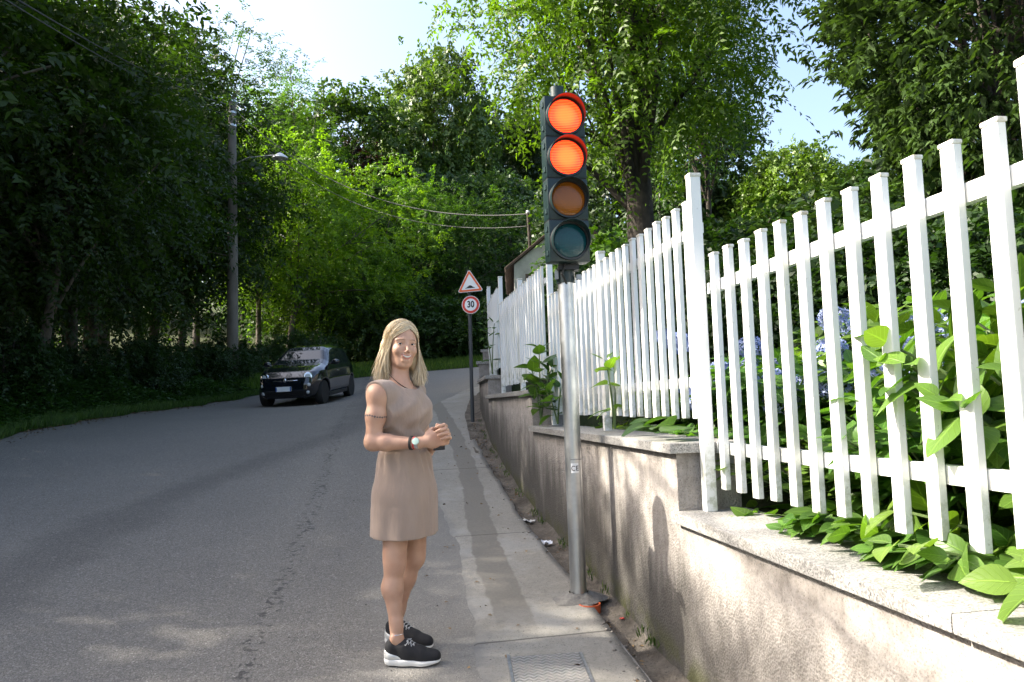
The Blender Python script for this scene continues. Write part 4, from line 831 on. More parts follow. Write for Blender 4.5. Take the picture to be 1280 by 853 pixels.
scatter_leaves('undergrowth',70000,verge,.085,.05,M['leaf_bush'],(.85,.95,.9),seed=3)
def forest(r,n):
    s_=5+24*r.random(n); d=3+9*r.random(n); t=np.interp(s_,LEs,LEt)-d; p=s_[:,None]*su+t[:,None]*tn; z,dd=terr_v(p[:,0],p[:,1]); hgt=(.35+.3*np.sin(p[:,0]*1.3)*np.cos(p[:,1]*.9))*r.random(n)**.7; return np.c_[p,z+hgt][dd>0]
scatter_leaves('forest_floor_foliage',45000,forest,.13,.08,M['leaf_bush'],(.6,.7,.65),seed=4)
def blades(name,n,fn,H,W,mm,col,seed):
    r=np.random.default_rng(seed); P=fn(r,n); n=len(P); a=r.random(n)*2*PI; D=np.c_[np.cos(a)*.35,np.sin(a)*.35,np.ones(n)]; NN=np.c_[np.cos(a+1.2),np.sin(a+1.2),np.zeros(n)+.1]; q=.5+r.random(n)
    v,f=leaf_quads(P,D,NN,H*q,W*q,.05); o=npmesh(name,v,f,mm,rnd=r.random(n)); o.color=(*col,1); return tag(o,kind='stuff')
def meadow(r,n):
    x=-13+17*r.random(n); y=24+16*r.random(n)**1.2; z,d=terr_v(x,y); k_=(d>-.05)&(z>-5)&(d<11); return np.c_[x,y,z-.02][k_]
blades('bank_grass',90000,meadow,.17,.022,M['grass'],(1.7,1.6,1.1),5)
def edgeg(r,n):
    s_=5+21*r.random(n)**.8; d=-.10+.55*r.random(n)**1.5+.1*np.sin(s_*3); t=np.interp(s_,LEs,LEt)-d; p=s_[:,None]*su+t[:,None]*tn; z,dd=terr_v(p[:,0],p[:,1]); z=np.where(dd>0,z,h(p[:,0],p[:,1])); return np.c_[p,z-.01]
blades('verge_grass',26000,edgeg,.13,.012,M['grass'],(.9,.95,.85),6)
# little weeds and moss tufts along the wall foot and litter leaves
def weeds(r,n):
    s_=3.2+8*r.random(n); s_=s_+.0; t=RT(s_)-.02-.05*r.random(n); k_=(np.sin(s_*7)+np.sin(s_*17+1)>.55); s_=s_[k_];t=t[k_]; p=s_[:,None]*su+t[:,None]*tn; return np.c_[p,h(p[:,0],p[:,1])+.0+.03*r.random(len(p))]
blades('wall_foot_weeds',1300,weeds,.035,.006,M['grass'],(1.,.95,.7),8)
def dl(r,n):
    s_=3.3+8.5*r.random(n); t=RT(s_)-.17+.14*r.random(n)-(r.random(n)<.25)*r.random(n)*.9; p=s_[:,None]*su+t[:,None]*tn; f_=np.where(t>RT(s_)-.17,np.interp(s_,[3,4,5,6,9,10.5,13],[-.06,-.055,-.035,-.02,-.005,.03,.06]),.012); return np.c_[p,h(p[:,0],p[:,1])+f_]
scatter_leaves('dry_leaves',420,dl,.028,.016,M['dry'],(1,1,1),seed=12)
def dl2(r,n):
    s_=6+17*r.random(n); d=-.05-.5*r.random(n)**3; t=np.interp(s_,LEs,LEt)-d; p=s_[:,None]*su+t[:,None]*tn; return np.c_[p,h(p[:,0],p[:,1])+.012]
scatter_leaves('verge_leaf_litter',1500,dl2,.04,.02,M['dry'],(.8,.8,.7),seed=13)
# ------------------------------------------------------------------ implicit surfaces (smooth bodies)
class Field:
    def __init__(s,lo,hi,hh):
        s.lo=np.array(lo,float); s.h=hh; s.n=np.ceil((np.array(hi)-s.lo)/hh).astype(int)+1; s.f=np.full(s.n,1.,np.float32)
    def region(s,lo,hi):
        a=np.clip(np.floor((lo-s.lo)/s.h).astype(int),0,s.n); b=np.clip(np.ceil((hi-s.lo)/s.h).astype(int)+1,0,s.n); sl=tuple(slice(x,y) for x,y in zip(a,b))
        ax=[s.lo[i]+s.h*np.arange(a[i],b[i]) for i in range(3)]; return sl,np.stack(np.meshgrid(*ax,indexing='ij'),-1)
    def _merge(s,sl,d,k,sub):
        a=s.f[sl]
        if sub: d=-d; q=np.clip(.5-.5*(d-a)/-k if False else .5+.5*(d-a)/k,0,1); s.f[sl]=a*(1-q)+d*q+k*q*(1-q)
        else: q=np.clip(.5+.5*(a-d)/k,0,1); s.f[sl]=a*(1-q)+d*q-k*q*(1-q)
    def cap(s,a,b,ra,rb=None,k=.02,sub=False):
        a=np.asarray(a,float);b=np.asarray(b,float); rb=ra if rb is None else rb; pad=max(ra,rb)+k*1.5+3*s.h
        sl,p=s.region(np.minimum(a,b)-pad,np.maximum(a,b)+pad)
        if p.size==0: return
        ab=b-a; t=np.clip(((p-a)@ab)/(ab@ab+1e-12),0,1); d=np.linalg.norm(p-a-t[...,None]*ab,axis=-1)-(ra+(rb-ra)*t); s._merge(sl,d,k,sub)
    def ell(s,c,r,R=None,k=.02,sub=False):
        c=np.asarray(c,float); r=np.asarray(r,float); pad=r.max()+k*1.5+3*s.h; sl,p=s.region(c-pad,c+pad)
        if p.size==0: return
        q=p-c
        if R is not None: q=q@np.asarray(R)
        k0=np.linalg.norm(q/r,axis=-1); k1=np.linalg.norm(q/r**2,axis=-1)+1e-9; s._merge(sl,k0*(k0-1)/k1,k,sub)
    def mesh(s,iso=0.):
        f=s.f-iso; ins=f<0; n=s.n-1
        cnt=np.zeros(n,np.int8)
        for i in (0,1):
            for j in (0,1):
                for k_ in (0,1): cnt+=ins[i:n[0]+i,j:n[1]+j,k_:n[2]+k_]
        act=(cnt>0)&(cnt<8); idx=np.full(n,-1,np.int64); ijk=np.argwhere(act); idx[act]=np.arange(len(ijk))
        acc=np.zeros((len(ijk),3)); num=np.zeros(len(ijk))
        cor=[(i,j,k_) for i in(0,1) for j in(0,1) for k_ in(0,1)]
        for a in cor:
            for ax in range(3):
                if a[ax]: continue
                b=list(a); b[ax]=1; fa=f[ijk[:,0]+a[0],ijk[:,1]+a[1],ijk[:,2]+a[2]]; fb=f[ijk[:,0]+b[0],ijk[:,1]+b[1],ijk[:,2]+b[2]]
                m_=(fa<0)!=(fb<0); t=np.where(m_,fa/(fa-fb+1e-20),0); q=np.tile(np.array(a,float),(len(ijk),1)); q[:,ax]+=t; acc+=q*m_[:,None]; num+=m_
        V=s.lo+s.h*(ijk+acc/num[:,None]); Fc=[]
        for ax in range(3):
            b_,c_=(ax+1)%3,(ax+2)%3
            sa=[slice(None)]*3; sb=[slice(None)]*3; sa[ax]=slice(0,-1); sb[ax]=slice(1,None); A=ins[tuple(sa)]; B=ins[tuple(sb)]
            e=np.argwhere(A!=B); e=e[(e[:,b_]>0)&(e[:,c_]>0)&(e[:,b_]<n[b_])&(e[:,c_]<n[c_])]
            o=[]
            for db,dc in ((1,1),(0,1),(0,0),(1,0)):
                q=e.copy(); q[:,b_]-=db; q[:,c_]-=dc; o.append(idx[q[:,0],q[:,1],q[:,2]])
            o=np.stack(o,1); fl=A[e[:,0],e[:,1],e[:,2]]; o=np.where(fl[:,None],o,o[:,::-1]); Fc.append(o[(o>=0).all(1)])
        return V,np.concatenate(Fc)
# ------------------------------------------------------------------ the woman
W0=at(509,822,3.87); W0[2]=float(h(W0[0],W0[1]))+.008; wz=W0[2]
def wm(px,py,Y): return at(px,py,Y)
sk=mat('skin',.5,(.56,.30,.20),spec=.4); k=N(sk); nz=k.noise(14,4,.6); k.col(k.mix(k.step(nz,.35,.75),(.47,.285,.20),(.42,.235,.16))); sk.node_tree.nodes['Principled BSDF'].inputs['Subsurface Weight'].default_value=.08; sk.node_tree.nodes['Principled BSDF'].inputs['Subsurface Radius'].default_value=(.01,.004,.002); k.bump(k.noise(260,2,.5),.08,.001)
bf=np.array([math.cos(math.radians(-24)),math.sin(math.radians(-24)),0]); br=np.array([bf[1],-bf[0],0])      # body forward, her right
BR=np.c_[bf,-br,[0,0,1]]
neckb=wm(498,484,3.86); pel=wm(507,610,3.88); chest=wm(500,515,3.87); waist=wm(506,562,3.875)
hc_=wm(502,431,3.86)                                                   # head centre at eye level
ha=math.radians(-64); hf=np.array([math.cos(ha),math.sin(ha),-.03]); hf/=np.linalg.norm(hf); hl_=np.cross([0,0,1],hf); hl_/=np.linalg.norm(hl_); hu=np.cross(hf,hl_)
tl_a=math.radians(-4); hl2=hl_*math.cos(tl_a)+hu*math.sin(tl_a); hu2=-hl_*math.sin(tl_a)+hu*math.cos(tl_a); HR=np.c_[hf,hl2,hu2]
def hp_(x,y,z): return hc_+HR@np.array([x,y,z])
shR=neckb+br*.165+np.array([0,0,-.035])-bf*.01; shL=neckb-br*.165+np.array([0,0,-.035])-bf*.01
elR=wm(466,553,3.70); wrR=wm(522,554,3.655); hR=wm(541,550,3.655)
elL=shL+np.array([.05,.02,-.29]); hL=wm(554,547,3.68); wrL=hL+(elL-hL)*.36
body=Field(W0+[-.40,-.36,-.01],W0+[.36,.34,1.78],.0042)
B=body
# legs
hipN=pel+br*.085+np.array([0,0,-.02]); hipF=pel-br*.085+np.array([0,0,-.02])
knN=wm(493,706,3.79); anN=wm(496,796,3.765); knF=wm(518,697,3.95); anF=wm(495,775,3.99)
for hip,kn,an in ((hipN,knN,anN),(hipF,knF,anF)):
    B.cap(hip-[0,0,.06],kn+(hip-kn)*.12,.077,.053,.03); B.cap(kn+(hip-kn)*.15,kn,.053,.047,.02)
    cf=kn+(an-kn)*.33-bf*.016; B.cap(kn,cf,.043,.049,.03); B.cap(cf,an+(kn-an)*.15,.046,.028,.03); B.cap(an+(kn-an)*.2,an-np.array([0,0,.01]),.029,.031,.02)
    B.ell(kn+bf*.014,(.031,.032,.042),None,.025)
    B.cap(an-np.array([0,0,.015]),an+np.array([.03,0,-.055]),.028,.024,.02)
    B.ell(an-br*.027+np.array([0,0,0]),(.012,.01,.014),None,.012); B.ell(an+br*.027,(.012,.01,.014),None,.012)
# trunk
B.ell(pel,(.10,.135,.12),BR,.05); B.ell(waist,(.092,.125,.11),BR,.05); B.ell(chest,(.105,.145,.15),BR,.05)
B.cap(shR,shL,.046,.046,.04); B.cap(chest+[0,0,.08],neckb+[0,0,-.01],.09,.055,.05)
B.cap(neckb-[0,0,.02],hp_(-.018,0,-.07),.050,.048,.03)
# right arm
B.ell(shR-[0,0,.004],(.049,.046,.054),BR,.03)
mu=shR+(elR-shR)*.45; B.cap(shR,mu,.0425,.0435,.03); B.cap(mu,elR,.043,.0355,.03); B.ell(elR,(.035,.034,.035),None,.02)
mf=elR+(wrR-elR)*.3; B.cap(elR,mf,.037,.0385,.02); B.cap(mf,wrR,.0375,.024,.02)
# left arm
B.ell(shL,(.05,.05,.055),BR,.03); B.cap(shL,elL,.046,.038,.03); B.cap(elL,wrL,.038,.024,.02)
# hands: palms, four curled fingers, thumb
def hand(wr,pc,fdir,up_,side,fl=1.,curl=1.,thumb_up=True):
    """wr wrist, pc palm centre, fdir along the palm, up_ towards the index side, side = palm normal (towards the palm)"""
    fdir=fdir/np.linalg.norm(fdir); up_=up_-fdir*(up_@fdir); up_/=np.linalg.norm(up_); side=side-fdir*(side@fdir)-up_*(side@up_); side/=np.linalg.norm(side)
    Rh=np.c_[fdir,up_,side]
    B.cap(wr,pc-fdir*.02,.024,.026,.02); B.ell(pc,(.047,.041,.017),Rh,.012)
    for i,(o,l) in enumerate(((.030,.95),(.010,1.05),(-.010,1.),(-.029,.8))):
        a=pc+fdir*.040+up_*o; c1=.9*curl; b=a+(fdir*math.cos(c1)+side*math.sin(c1))*.036*l; c2=2.2*curl; c=b+(fdir*math.cos(c2)+side*math.sin(c2))*.026*l; c3=2.9*curl; d=c+(fdir*math.cos(c3)+side*math.sin(c3))*.018*l
        B.cap(pc+up_*o*.8+fdir*.015,a,.010,.0098,.006); B.cap(a,b,.0096,.0088,.0035); B.cap(b,c,.0088,.0080,.0035); B.cap(c,d,.0080,.007,.0035)
    t0=pc-fdir*.02+up_*.03+side*.008; t1=t0+fdir*.026+up_*.018+side*.012; t2=t1+fdir*.026+up_*-.002+side*.016; B.cap(t0,t1,.0135,.011,.01); B.cap(t1,t2,.0105,.0085,.004)
hand(wrR,hR,(hR-wrR)+np.array([0,0,.002]),np.array([0,0,1.]),np.array([.1,1,0]),curl=.85)
hand(wrL,hL+np.array([.006,0,.012]),(hL-wrL)*.4+np.array([.02,-.015,.016]),np.array([-.2,0,1.]),np.array([-.6,-1,-.2]),curl=.7)
# head
def he(c,r,k=.015,sub=False): B.ell(hp_(*c),r,HR,k,sub)
def hcap(a,b,ra,rb,k=.01,sub=False): B.cap(hp_(*a),hp_(*b),ra,rb,k,sub)
he((-.012,0,.030),(.094,.074,.088)); he((.026,0,-.025),(.061,.059,.085),.02); he((.036,0,-.078),(.046,.038,.034),.025); he((.067,0,-.105),(.016,.016,.013),.02)
hcap((-.01,.044,-.062),(.05,.020,-.098),.017,.013,.02); hcap((-.01,-.044,-.062),(.05,-.020,-.098),.017,.013,.02)
for s_ in (1,-1):
    he((.059,s_*.037,-.032),(.026,.021,.021),.02); hcap((.079,s_*.014,.020),(.066,s_*.047,.017),.009,.007,.012); he((.091,s_*.031,-.002),(.014,.0165,.0095),.008,True)
    he((.094,s_*.0105,-.041),(.0085,.006,.0055),.006); he((-.008,s_*.076,-.018),(.017,.007,.031),.006)
    hcap((.078,s_*.018,.0065),(.072,s_*.045,.004),.0045,.0035,.005)
hcap((.083,0,.004),(.106,0,-.034),.0062,.0080,.009); he((.086,0,-.062),(.012,.026,.013),.012); he((.084,0,-.083),(.010,.02,.008),.012)
V,Fc=B.mesh()
wp=thing('person','smiling blonde woman in a beige sleeveless dress and black sneakers standing on the road edge','person',W0)
person=npmesh('skin',V-W0,Fc,sk,wp,smooth=True)
def wl_(p): return np.asarray(p,float)-W0
# eyes, brows, lips, teeth
ey=mat('eye',.15,(.75,.73,.70)); iris=mat('iris',.15,(.06,.09,.11)); pup=mat('pupil',.1,(.005,.005,.005)); brow=mat('eyebrow',.8,(.22,.13,.075)); lash=mat('eyelash',.8,(.04,.025,.02)); lip=mat('lips',.45,(.42,.14,.10)); tth=mat('teeth',.3,(.62,.58,.52))
cdir=HR.T@((EYE-hc_)/np.linalg.norm(EYE-hc_))
def sampf(p):
    g=(p-B.lo)/B.h; i=np.floor(g).astype(int); t=g-i; v=0
    for a in (0,1):
        for b in (0,1):
            for c in (0,1): v+=B.f[i[0]+a,i[1]+b,i[2]+c]*(t[0] if a else 1-t[0])*(t[1] if b else 1-t[1])*(t[2] if c else 1-t[2])
    return v
def face(y,z,off=0.):
    x=.125
    while x>.03 and sampf(hp_(x,y,z))>0: x-=.0012
    return wl_(hp_(x+off,y,z))
for s_ in (1,-1):
    ec=np.array([.0690,s_*.031,-.002]); e=MB().lathe([(.0122*math.sin(a),.0122*math.cos(a)) for a in np.linspace(.001,PI-.001,14)],20,wl_(hp_(*ec)),frame(HR@np.array([1,0,0]))).build('eye',ey,wp,smooth=True)
    gz_=HR@((cdir*.6+np.array([1,0,0])*.4)); gz_/=np.linalg.norm(gz_); Re=frame(gz_)
    MB().lathe([(.0058,.0113),(.0001,.0126)],18,wl_(hp_(*ec)),Re).build('iris',iris,e,smooth=True); MB().lathe([(.0027,.0124),(.0001,.0129)],14,wl_(hp_(*ec)),Re).build('pupil',pup,e)
    for lo_,hi_ in ((math.radians(15),math.radians(85)),(math.radians(-85),math.radians(-15))):
        V=[];Fc=[]; na_,ne_=14,7; edge=lo_ if lo_>0 else hi_
        for i_ in range(na_):
            az=math.radians(-82+164*i_/(na_-1)); cl=1-.75*(abs(az)/1.45)**2.2
            for j_ in range(ne_):
                el=lo_+(hi_-lo_)*j_/(ne_-1)
                if lo_>0: el=el-(lo_)*(1-cl)*(1-j_/(ne_-1))
                else: el=el+abs(hi_)*(1-cl)*(j_/(ne_-1))
                V.append(wl_(hp_(*(ec+.0133*np.array([math.cos(el)*math.cos(az),math.cos(el)*math.sin(az),math.sin(el)])))))
        MB().add(V,[(i_*ne_+j_,(i_+1)*ne_+j_,(i_+1)*ne_+j_+1,i_*ne_+j_+1) for i_ in range(na_-1) for j_ in range(ne_-1)]).build('eyelid',sk,e,smooth=True)
    P=[]
    for az in np.linspace(-1.25,1.25,9): 
        el=math.radians(15)*(1-.75*(abs(az)/1.45)**2.2); P.append(wl_(hp_(*(ec+.0138*np.array([math.cos(el)*math.cos(az),math.cos(el)*math.sin(az),math.sin(el)])))))
    MB().tube(P,[.0004,.0009,.0012,.0013,.0013,.0013,.0012,.0009,.0004],6).build('eyelashes',lash,e)
    MB().tube([face(s_*y,z,.0005) for y,z in ((.013,.0175),(.022,.0195),(.031,.0208),(.040,.0192),(.048,.0150))],[.0012,.0020,.0020,.0015,.0006],8).build('eyebrow',brow,wp,smooth=True)
us=np.linspace(-1,1,15); mw2=.0275
P=[face(u*mw2,-.0575+.0065*u*u,.0005) for u in us]; Q=[face(u*mw2,-.0745+.0235*u*u,.0005) for u in us]
MB().tube(P,[max(.0006,.0024*(1-u*u)**.55) for u in us],8).tube(Q,[max(.0006,.0033*(1-u*u)**.55) for u in us],8).build('lips',lip,wp,smooth=True)
V=[];Fc=[]
for i,u in enumerate(us): V+=[P[i]*.84+Q[i]*.16+wl_(W0+hf*.0034),P[i]*.40+Q[i]*.60+wl_(W0+hf*.0034)]
for i in range(2,len(us)-3): Fc.append((2*i,2*i+1,2*i+3,2*i+2))
MB().add(V,Fc).build('teeth',tth,wp,smooth=True)
MB().lathe([(.0001,-.003),(.003,0),(.0001,.003)],10,wl_(hp_(.004,-.084,-.043))).build('earring',M['chrome'],wp,smooth=True)
# dress
dm=mat('beige_cotton',.85,(.32,.25,.20),spec=.15); k=N(dm); nz=k.noise(420,2,.5); big_=k.noise(5,4,.6,mapscale=(1.6,1.6,.5)); k.col(k.mix(k.step(big_,.35,.7),(.325,.25,.205),(.29,.22,.178))); b=k.bump(nz,.25,.0012); k.bump(k.noise(7,4,.6,mapscale=(2.2,2.2,.45)),.55,.02,b); dm.node_tree.nodes['Principled BSDF'].inputs['Sheen Weight'].default_value=.15
D=Field(W0+[-.34,-.34,.50],W0+[.34,.34,1.52],.0042)
D.ell(chest+[0,0,.01]+bf*.005,(.122,.155,.165),BR,.05); D.ell(chest+bf*.075-br*.065+[0,0,.0],(.062,.066,.068),BR,.05); D.ell(chest+bf*.075+br*.062+[0,0,.0],(.062,.066,.068),BR,.05)
D.cap(shR+br*.03+[0,0,.004],shL-br*.03+[0,0,.004],.056,.056,.03); D.ell(shR,(.057,.055,.062),BR,.02); D.ell(shL,(.060,.058,.064),BR,.02)
D.cap(shR-br*.045+[0,0,.0],shR-br*.04-[0,0,.10],.065,.065,.03); D.cap(shL+br*.045,shL+br*.04-[0,0,.10],.065,.065,.03)
D.ell(waist+[0,0,.02],(.110,.134,.11),BR,.05)
hipc=wm(506,618,3.88); hemc=wm(506,668,3.885)
D.ell(hipc,(.150,.172,.13),BR,.05)
# skirt: a loft from the waist seam to the hem
sl,p=D.region(hemc-np.array([.3,.3,.03]),waist+np.array([.3,.3,.06])); zz=p[...,2]; kz=[hemc[2]-.05,hemc[2],hipc[2]-.06,hipc[2]+.04,waist[2]-.05,waist[2]+.02]
ccx=np.interp(zz,[hemc[2],hipc[2],waist[2]],[hemc[0],hipc[0],waist[0]]); ccy=np.interp(zz,[hemc[2],hipc[2],waist[2]],[hemc[1],hipc[1],waist[1]])
q=np.stack([p[...,0]-ccx,p[...,1]-ccy],-1)@BR[:2,:2]; ang=np.arctan2(q[...,1],q[...,0]); low=np.clip((hipc[2]+.06-zz)/.25,0,1)
wv=(.006*np.sin(ang*6+1)+.0035*np.sin(ang*11+2))*low; rx=np.interp(zz,kz,[.160,.160,.158,.148,.122,.110])+wv; ry=np.interp(zz,kz,[.184,.184,.181,.170,.146,.134])+wv
kk=np.sqrt((q[...,0]/rx)**2+(q[...,1]/ry)**2); hemz=hemc[2]+.008*np.sin(ang*2+.5)
d_=np.maximum((kk-1)*.15,np.maximum(hemz-zz,zz-(waist[2]+.02))); D._merge(sl,d_,.02,False)
inn=np.maximum((kk-.90)*.15,zz-(hemz+.035)); D.f[sl]=np.maximum(D.f[sl],-inn)
# the wrap edge on the front
slit=np.maximum(np.abs(ang+.16)*.15-.0022,zz-(hipc[2]+.03)); D.f[sl]=np.maximum(D.f[sl],np.where(kk>.9,np.minimum(.02,-np.maximum(slit,(.972-kk)*.15)),-1))
sl,p=D.region(W0+np.array([-.34,-.34,.50]),W0+np.array([.34,.34,1.52])); q=(p-waist)@BR; ang=np.arctan2(q[...,1],q[...,0]); dz=p[...,2]-waist[2]
fold=.0075*np.exp(-((dz+.045)/.06)**2)*np.sin(ang*13+dz*18+1.5*np.sin(ang*3))+.006*np.exp(-((dz-.05)/.06)**2)*np.sin(dz*75+ang*2.6+np.sin(ang*5))+.006*np.exp(-(dz/.008)**2)+.0045*np.exp(-((dz-.17)/.08)**2)*np.sin(dz*60-ang*5)
D.f[sl]+=fold.astype(np.float32)
D.f[sl]=np.maximum(D.f[sl],(hemc[2]-.004-p[...,2]).astype(np.float32))
# neckline and armholes
D.ell(neckb+bf*.045+[0,0,.028],(.078,.088,.055),BR,.008,True); D.cap(neckb-[0,0,.0],neckb+[0,0,.1],.066,.068,.006,True)
sl,p=D.region(W0+np.array([-.34,-.34,1.0]),W0+np.array([.34,.34,1.52])); lat=np.abs((p-(shR+shL)/2)@br); dz=p[...,2]-shR[2]
lim=np.where(dz>-.15,.135+.30*np.clip(dz+.15,0,.3),.135+.5*np.clip(-.15-dz,0,1)); D.f[sl]=np.maximum(D.f[sl],np.where(dz>-.30,lat-lim,-1).astype(np.float32))
V,Fc=D.mesh(); dress=npmesh('dress',V-W0,Fc,dm,wp,smooth=True)
# hair: a cap on the skull with two side curtains, and strands over it
hm_=mat('blonde_hair',.42,(.5,.36,.18),spec=.45); k=N(hm_); a_=k.n('Attribute',attribute_name='rnd'); k.col(k.ramp(a_.outputs['Fac'],[(0,(.24,.16,.09)),(.35,(.46,.35,.21)),(.7,(.68,.56,.38)),(1,(.86,.77,.60))])); k.p.inputs['Anisotropic'].default_value=.4
Hf=Field(hc_-np.array([.2,.2,.32]),hc_+np.array([.2,.2,.16]),.004)
def hh_(c,r,k=.02,sub=False): Hf.ell(hp_(*c),r,HR,k,sub)
hh_((-.020,0,.032),(.096,.080,.093)); hh_((-.045,0,-.03),(.078,.088,.10),.03)
for s_ in (1,-1):
    xo=-.012 if s_>0 else -.036; Hf.cap(hp_(xo,s_*.070,-.01),hp_(xo,s_*.078,-.09),.020,.020,.03); Hf.cap(hp_(xo,s_*.078,-.09),hp_(xo+(.02 if s_>0 else 0),s_*.080,-.16),.020,.006,.03)
Hf.cap(hp_(-.06,0,-.08),hp_(-.07,0,-.15),.06,.035,.03)
hh_((.085,.0,-.045),(.062,.060,.105),.012,True); hh_((.10,-.01,.030),(.045,.040,.028),.012,True)
V,Fc=Hf.mesh(); r_=np.random.default_rng(11); hair=npmesh('hair',V-W0,Fc,hm_,wp,smooth=True,rnd=np.full(len(Fc),.36))
SV=[];SF=[];ST=[];o=0
def strand(P,w,tone):
    global o
    P=np.array(P); tg=np.gradient(P,axis=0); c=nrm(P-hc_)+r_.normal(size=3)*.55; sd_=nrm(np.cross(tg,c)); n=len(P); wv=w*np.sin(np.linspace(.25,PI*.93,n))[:,None]
    SV.append(P+sd_*wv); SV.append(P-sd_*wv); SF.append(np.array([[o+i,o+i+1,o+n+i+1,o+n+i] for i in range(n-1)])); ST.append(np.full(n-1,tone)); o+=2*n
for i in range(3600):
    s_=1 if r_.random()<.5 else -1; pth=-.085+.16*r_.random(); front=pth>.03; phi=r_.random(); tone=np.clip(r_.normal(.62,.2),0,1); lift=1.0+.05*r_.random()**1.5
    d0=np.array([-.75+1.5*r_.random() if r_.random()<.45 else .35+.52*r_.random(),.20,0]); d0[2]=math.sqrt(max(.1,1-d0[0]**2-.04)); fr=d0[0]>.30
    d1=np.array([(d0[0]*.75-.02 if s_>0 else d0[0]*1.15-.10)-.35*phi**2 if fr else -.9+.95*phi,s_*1.0,-.12]); d1/=np.linalg.norm(d1); L_=.13+.09*r_.random()**.7; P=[]; ly=.017*r_.normal(); lx=.014*r_.normal(); q0=None
    om=math.acos(np.clip(d0@d1,-1,1))
    for u in np.linspace(0,1,17):
        v=min(1,u/.5); v2=max(0,(u-.5)/.5); dd_=(math.sin((1-v)*om)*d0+math.sin(v*om)*d1)/math.sin(om)
        q=np.array([-.018,0,.030])+np.array([.101,.084,.098])*dd_*(1+.035*(lift-1)/.05+.0*v)
        tx=q[0]*(1-v2*.55)+((.012 if s_>0 else -.030))*v2*.9
        q=np.array([tx+lx*v2*v2,q[1]+s_*(.014*math.sin(v2*2.7)-.004*v2)+(s_*.014*v2**3 if s_>0 else 0)+ly*v2*v2,q[2]-L_*v2]); P.append(hp_(*q))
    strand(P,.0018,tone)
npmesh('hair_strands',np.concatenate(SV)-W0,np.concatenate(SF),hm_,hair,rnd=np.concatenate(ST))
# shoes
shm=mat('black_knit',.85,(.012,.012,.014)); k=N(shm); k.bump(k.vor(420),.5,.001); solm=mat('white_sole',.6,(.72,.71,.68)); lacem=mat('grey_lace',.8,(.42,.42,.42)); silv=mat('silver_panel',.35,(.62,.62,.60),.4)
def shoe(an,base,yaw):
    f_=np.array([math.cos(yaw),math.sin(yaw),0]); l_=np.array([-f_[1],f_[0],0]); g=slopeR(base[0],base[1],yaw); f_,l_,u_=g[:,0],g[:,1],g[:,2]
    def q(x,y,z): return base+f_*x+l_*y+u_*z
    S=Field(base-np.array([.22,.22,.04]),base+np.array([.22,.22,.16]),.0035)
    S.cap(q(-.055,0,.045),q(.02,0,.045),.030,.033,.02); S.cap(q(.02,0,.048),q(.13,.004,.036),.036,.024,.03); S.cap(q(.08,0,.035),q(.145,.005,.032),.036,.026,.02)
    S.cap(q(-.06,0,.04),q(-.062,0,.085),.030,.026,.02); S.cap(q(-.055,0,.08),q(.0,0,.084),.030,.031,.02); S.cap(q(.0,0,.07),q(.07,0,.055),.034,.028,.02); 
    S.cap(q(-.038,0,.105),q(-.022,0,.14),.027,.034,.005,True)
    sl,p=S.region(base-.22,base+.22); zz=(p-base)@u_; S.f[sl]=np.maximum(S.f[sl],(.018-zz).astype(np.float32))
    V,Fc=S.mesh(); sh=npmesh('shoe',V-W0,Fc,shm,wp,smooth=True)
    T=Field(base-np.array([.22,.22,.04]),base+np.array([.22,.22,.10]),.0035)
    T.cap(q(-.062,0,.02),q(.0,0,.02),.036,.036,.03); T.cap(q(.0,0,.02),q(.085,.002,.02),.037,.044,.03); T.cap(q(.085,.002,.02),q(.135,.006,.02),.044,.034,.03)
    sl,p=T.region(base-.22,base+.22); xx=(p-base)@f_; zz=(p-base)@u_; topz=np.where(xx<0,.030,.030-.011*np.clip(xx/.1,0,1)); bot=np.clip((xx-.11)*.14,0,.02)
    T.f[sl]=np.maximum(T.f[sl],np.maximum(zz-topz,bot-zz).astype(np.float32)); V,Fc=T.mesh(); npmesh('sole',V-W0,Fc,solm,sh,smooth=True)
    # heel panel
    Hq=Field(base-np.array([.12,.12,.0]),base+np.array([.12,.12,.12]),.0035); Hq.cap(q(-.06,0,.045),q(-.064,0,.062),.0335,.029,.02); Hq.cap(q(-.06,0,.042),q(-.02,0,.036),.0335,.0345,.02)
    sl,p=Hq.region(base-.12,base+.13); xx=(p-base)@f_; zz=(p-base)@u_; Hq.f[sl]=np.maximum(Hq.f[sl],np.maximum(zz-.058+(xx+.06)*.35,np.maximum(.03-zz,xx+.008)).astype(np.float32)); V,Fc=Hq.mesh()
    if len(Fc): npmesh('heel_panel',V-W0,Fc,silv,sh,smooth=True)
    mb=MB()
    for i in range(6):
        x=.016+.0135*i; z=.1085-.0082*i; w_=.024
        mb.tube([wl_(q(x-.004,-w_,z-.010)),wl_(q(x,-w_*.5,z+.001)),wl_(q(x+.004,w_*.5,z+.001)),wl_(q(x+.008,w_,z-.010))],.0024,6)
        mb.tube([wl_(q(x+.008,-w_,z-.013)),wl_(q(x+.004,-w_*.4,z+.0005)),wl_(q(x-.002,w_*.6,z+.0005))],.0022,6)
    mb.tube([wl_(q(.01,0,.100)),wl_(q(.022,-.022,.108)),wl_(q(.012,-.034,.096)),wl_(q(.0,-.012,.101))],.0024,6).tube([wl_(q(.01,0,.100)),wl_(q(.03,.018,.108)),wl_(q(.012,.03,.1))],.0024,6)
    mb.build('laces',lacem,sh)
bN=anN.copy(); bN[2]=float(h(bN[0],bN[1]))+.006; bF=anF.copy(); bF[2]=float(h(bF[0],bF[1]))+.006
shoe(anN,bN+np.array([.035,0,0]),math.radians(-3)); shoe(anF,bF+np.array([.03,0,0]),math.radians(-24))
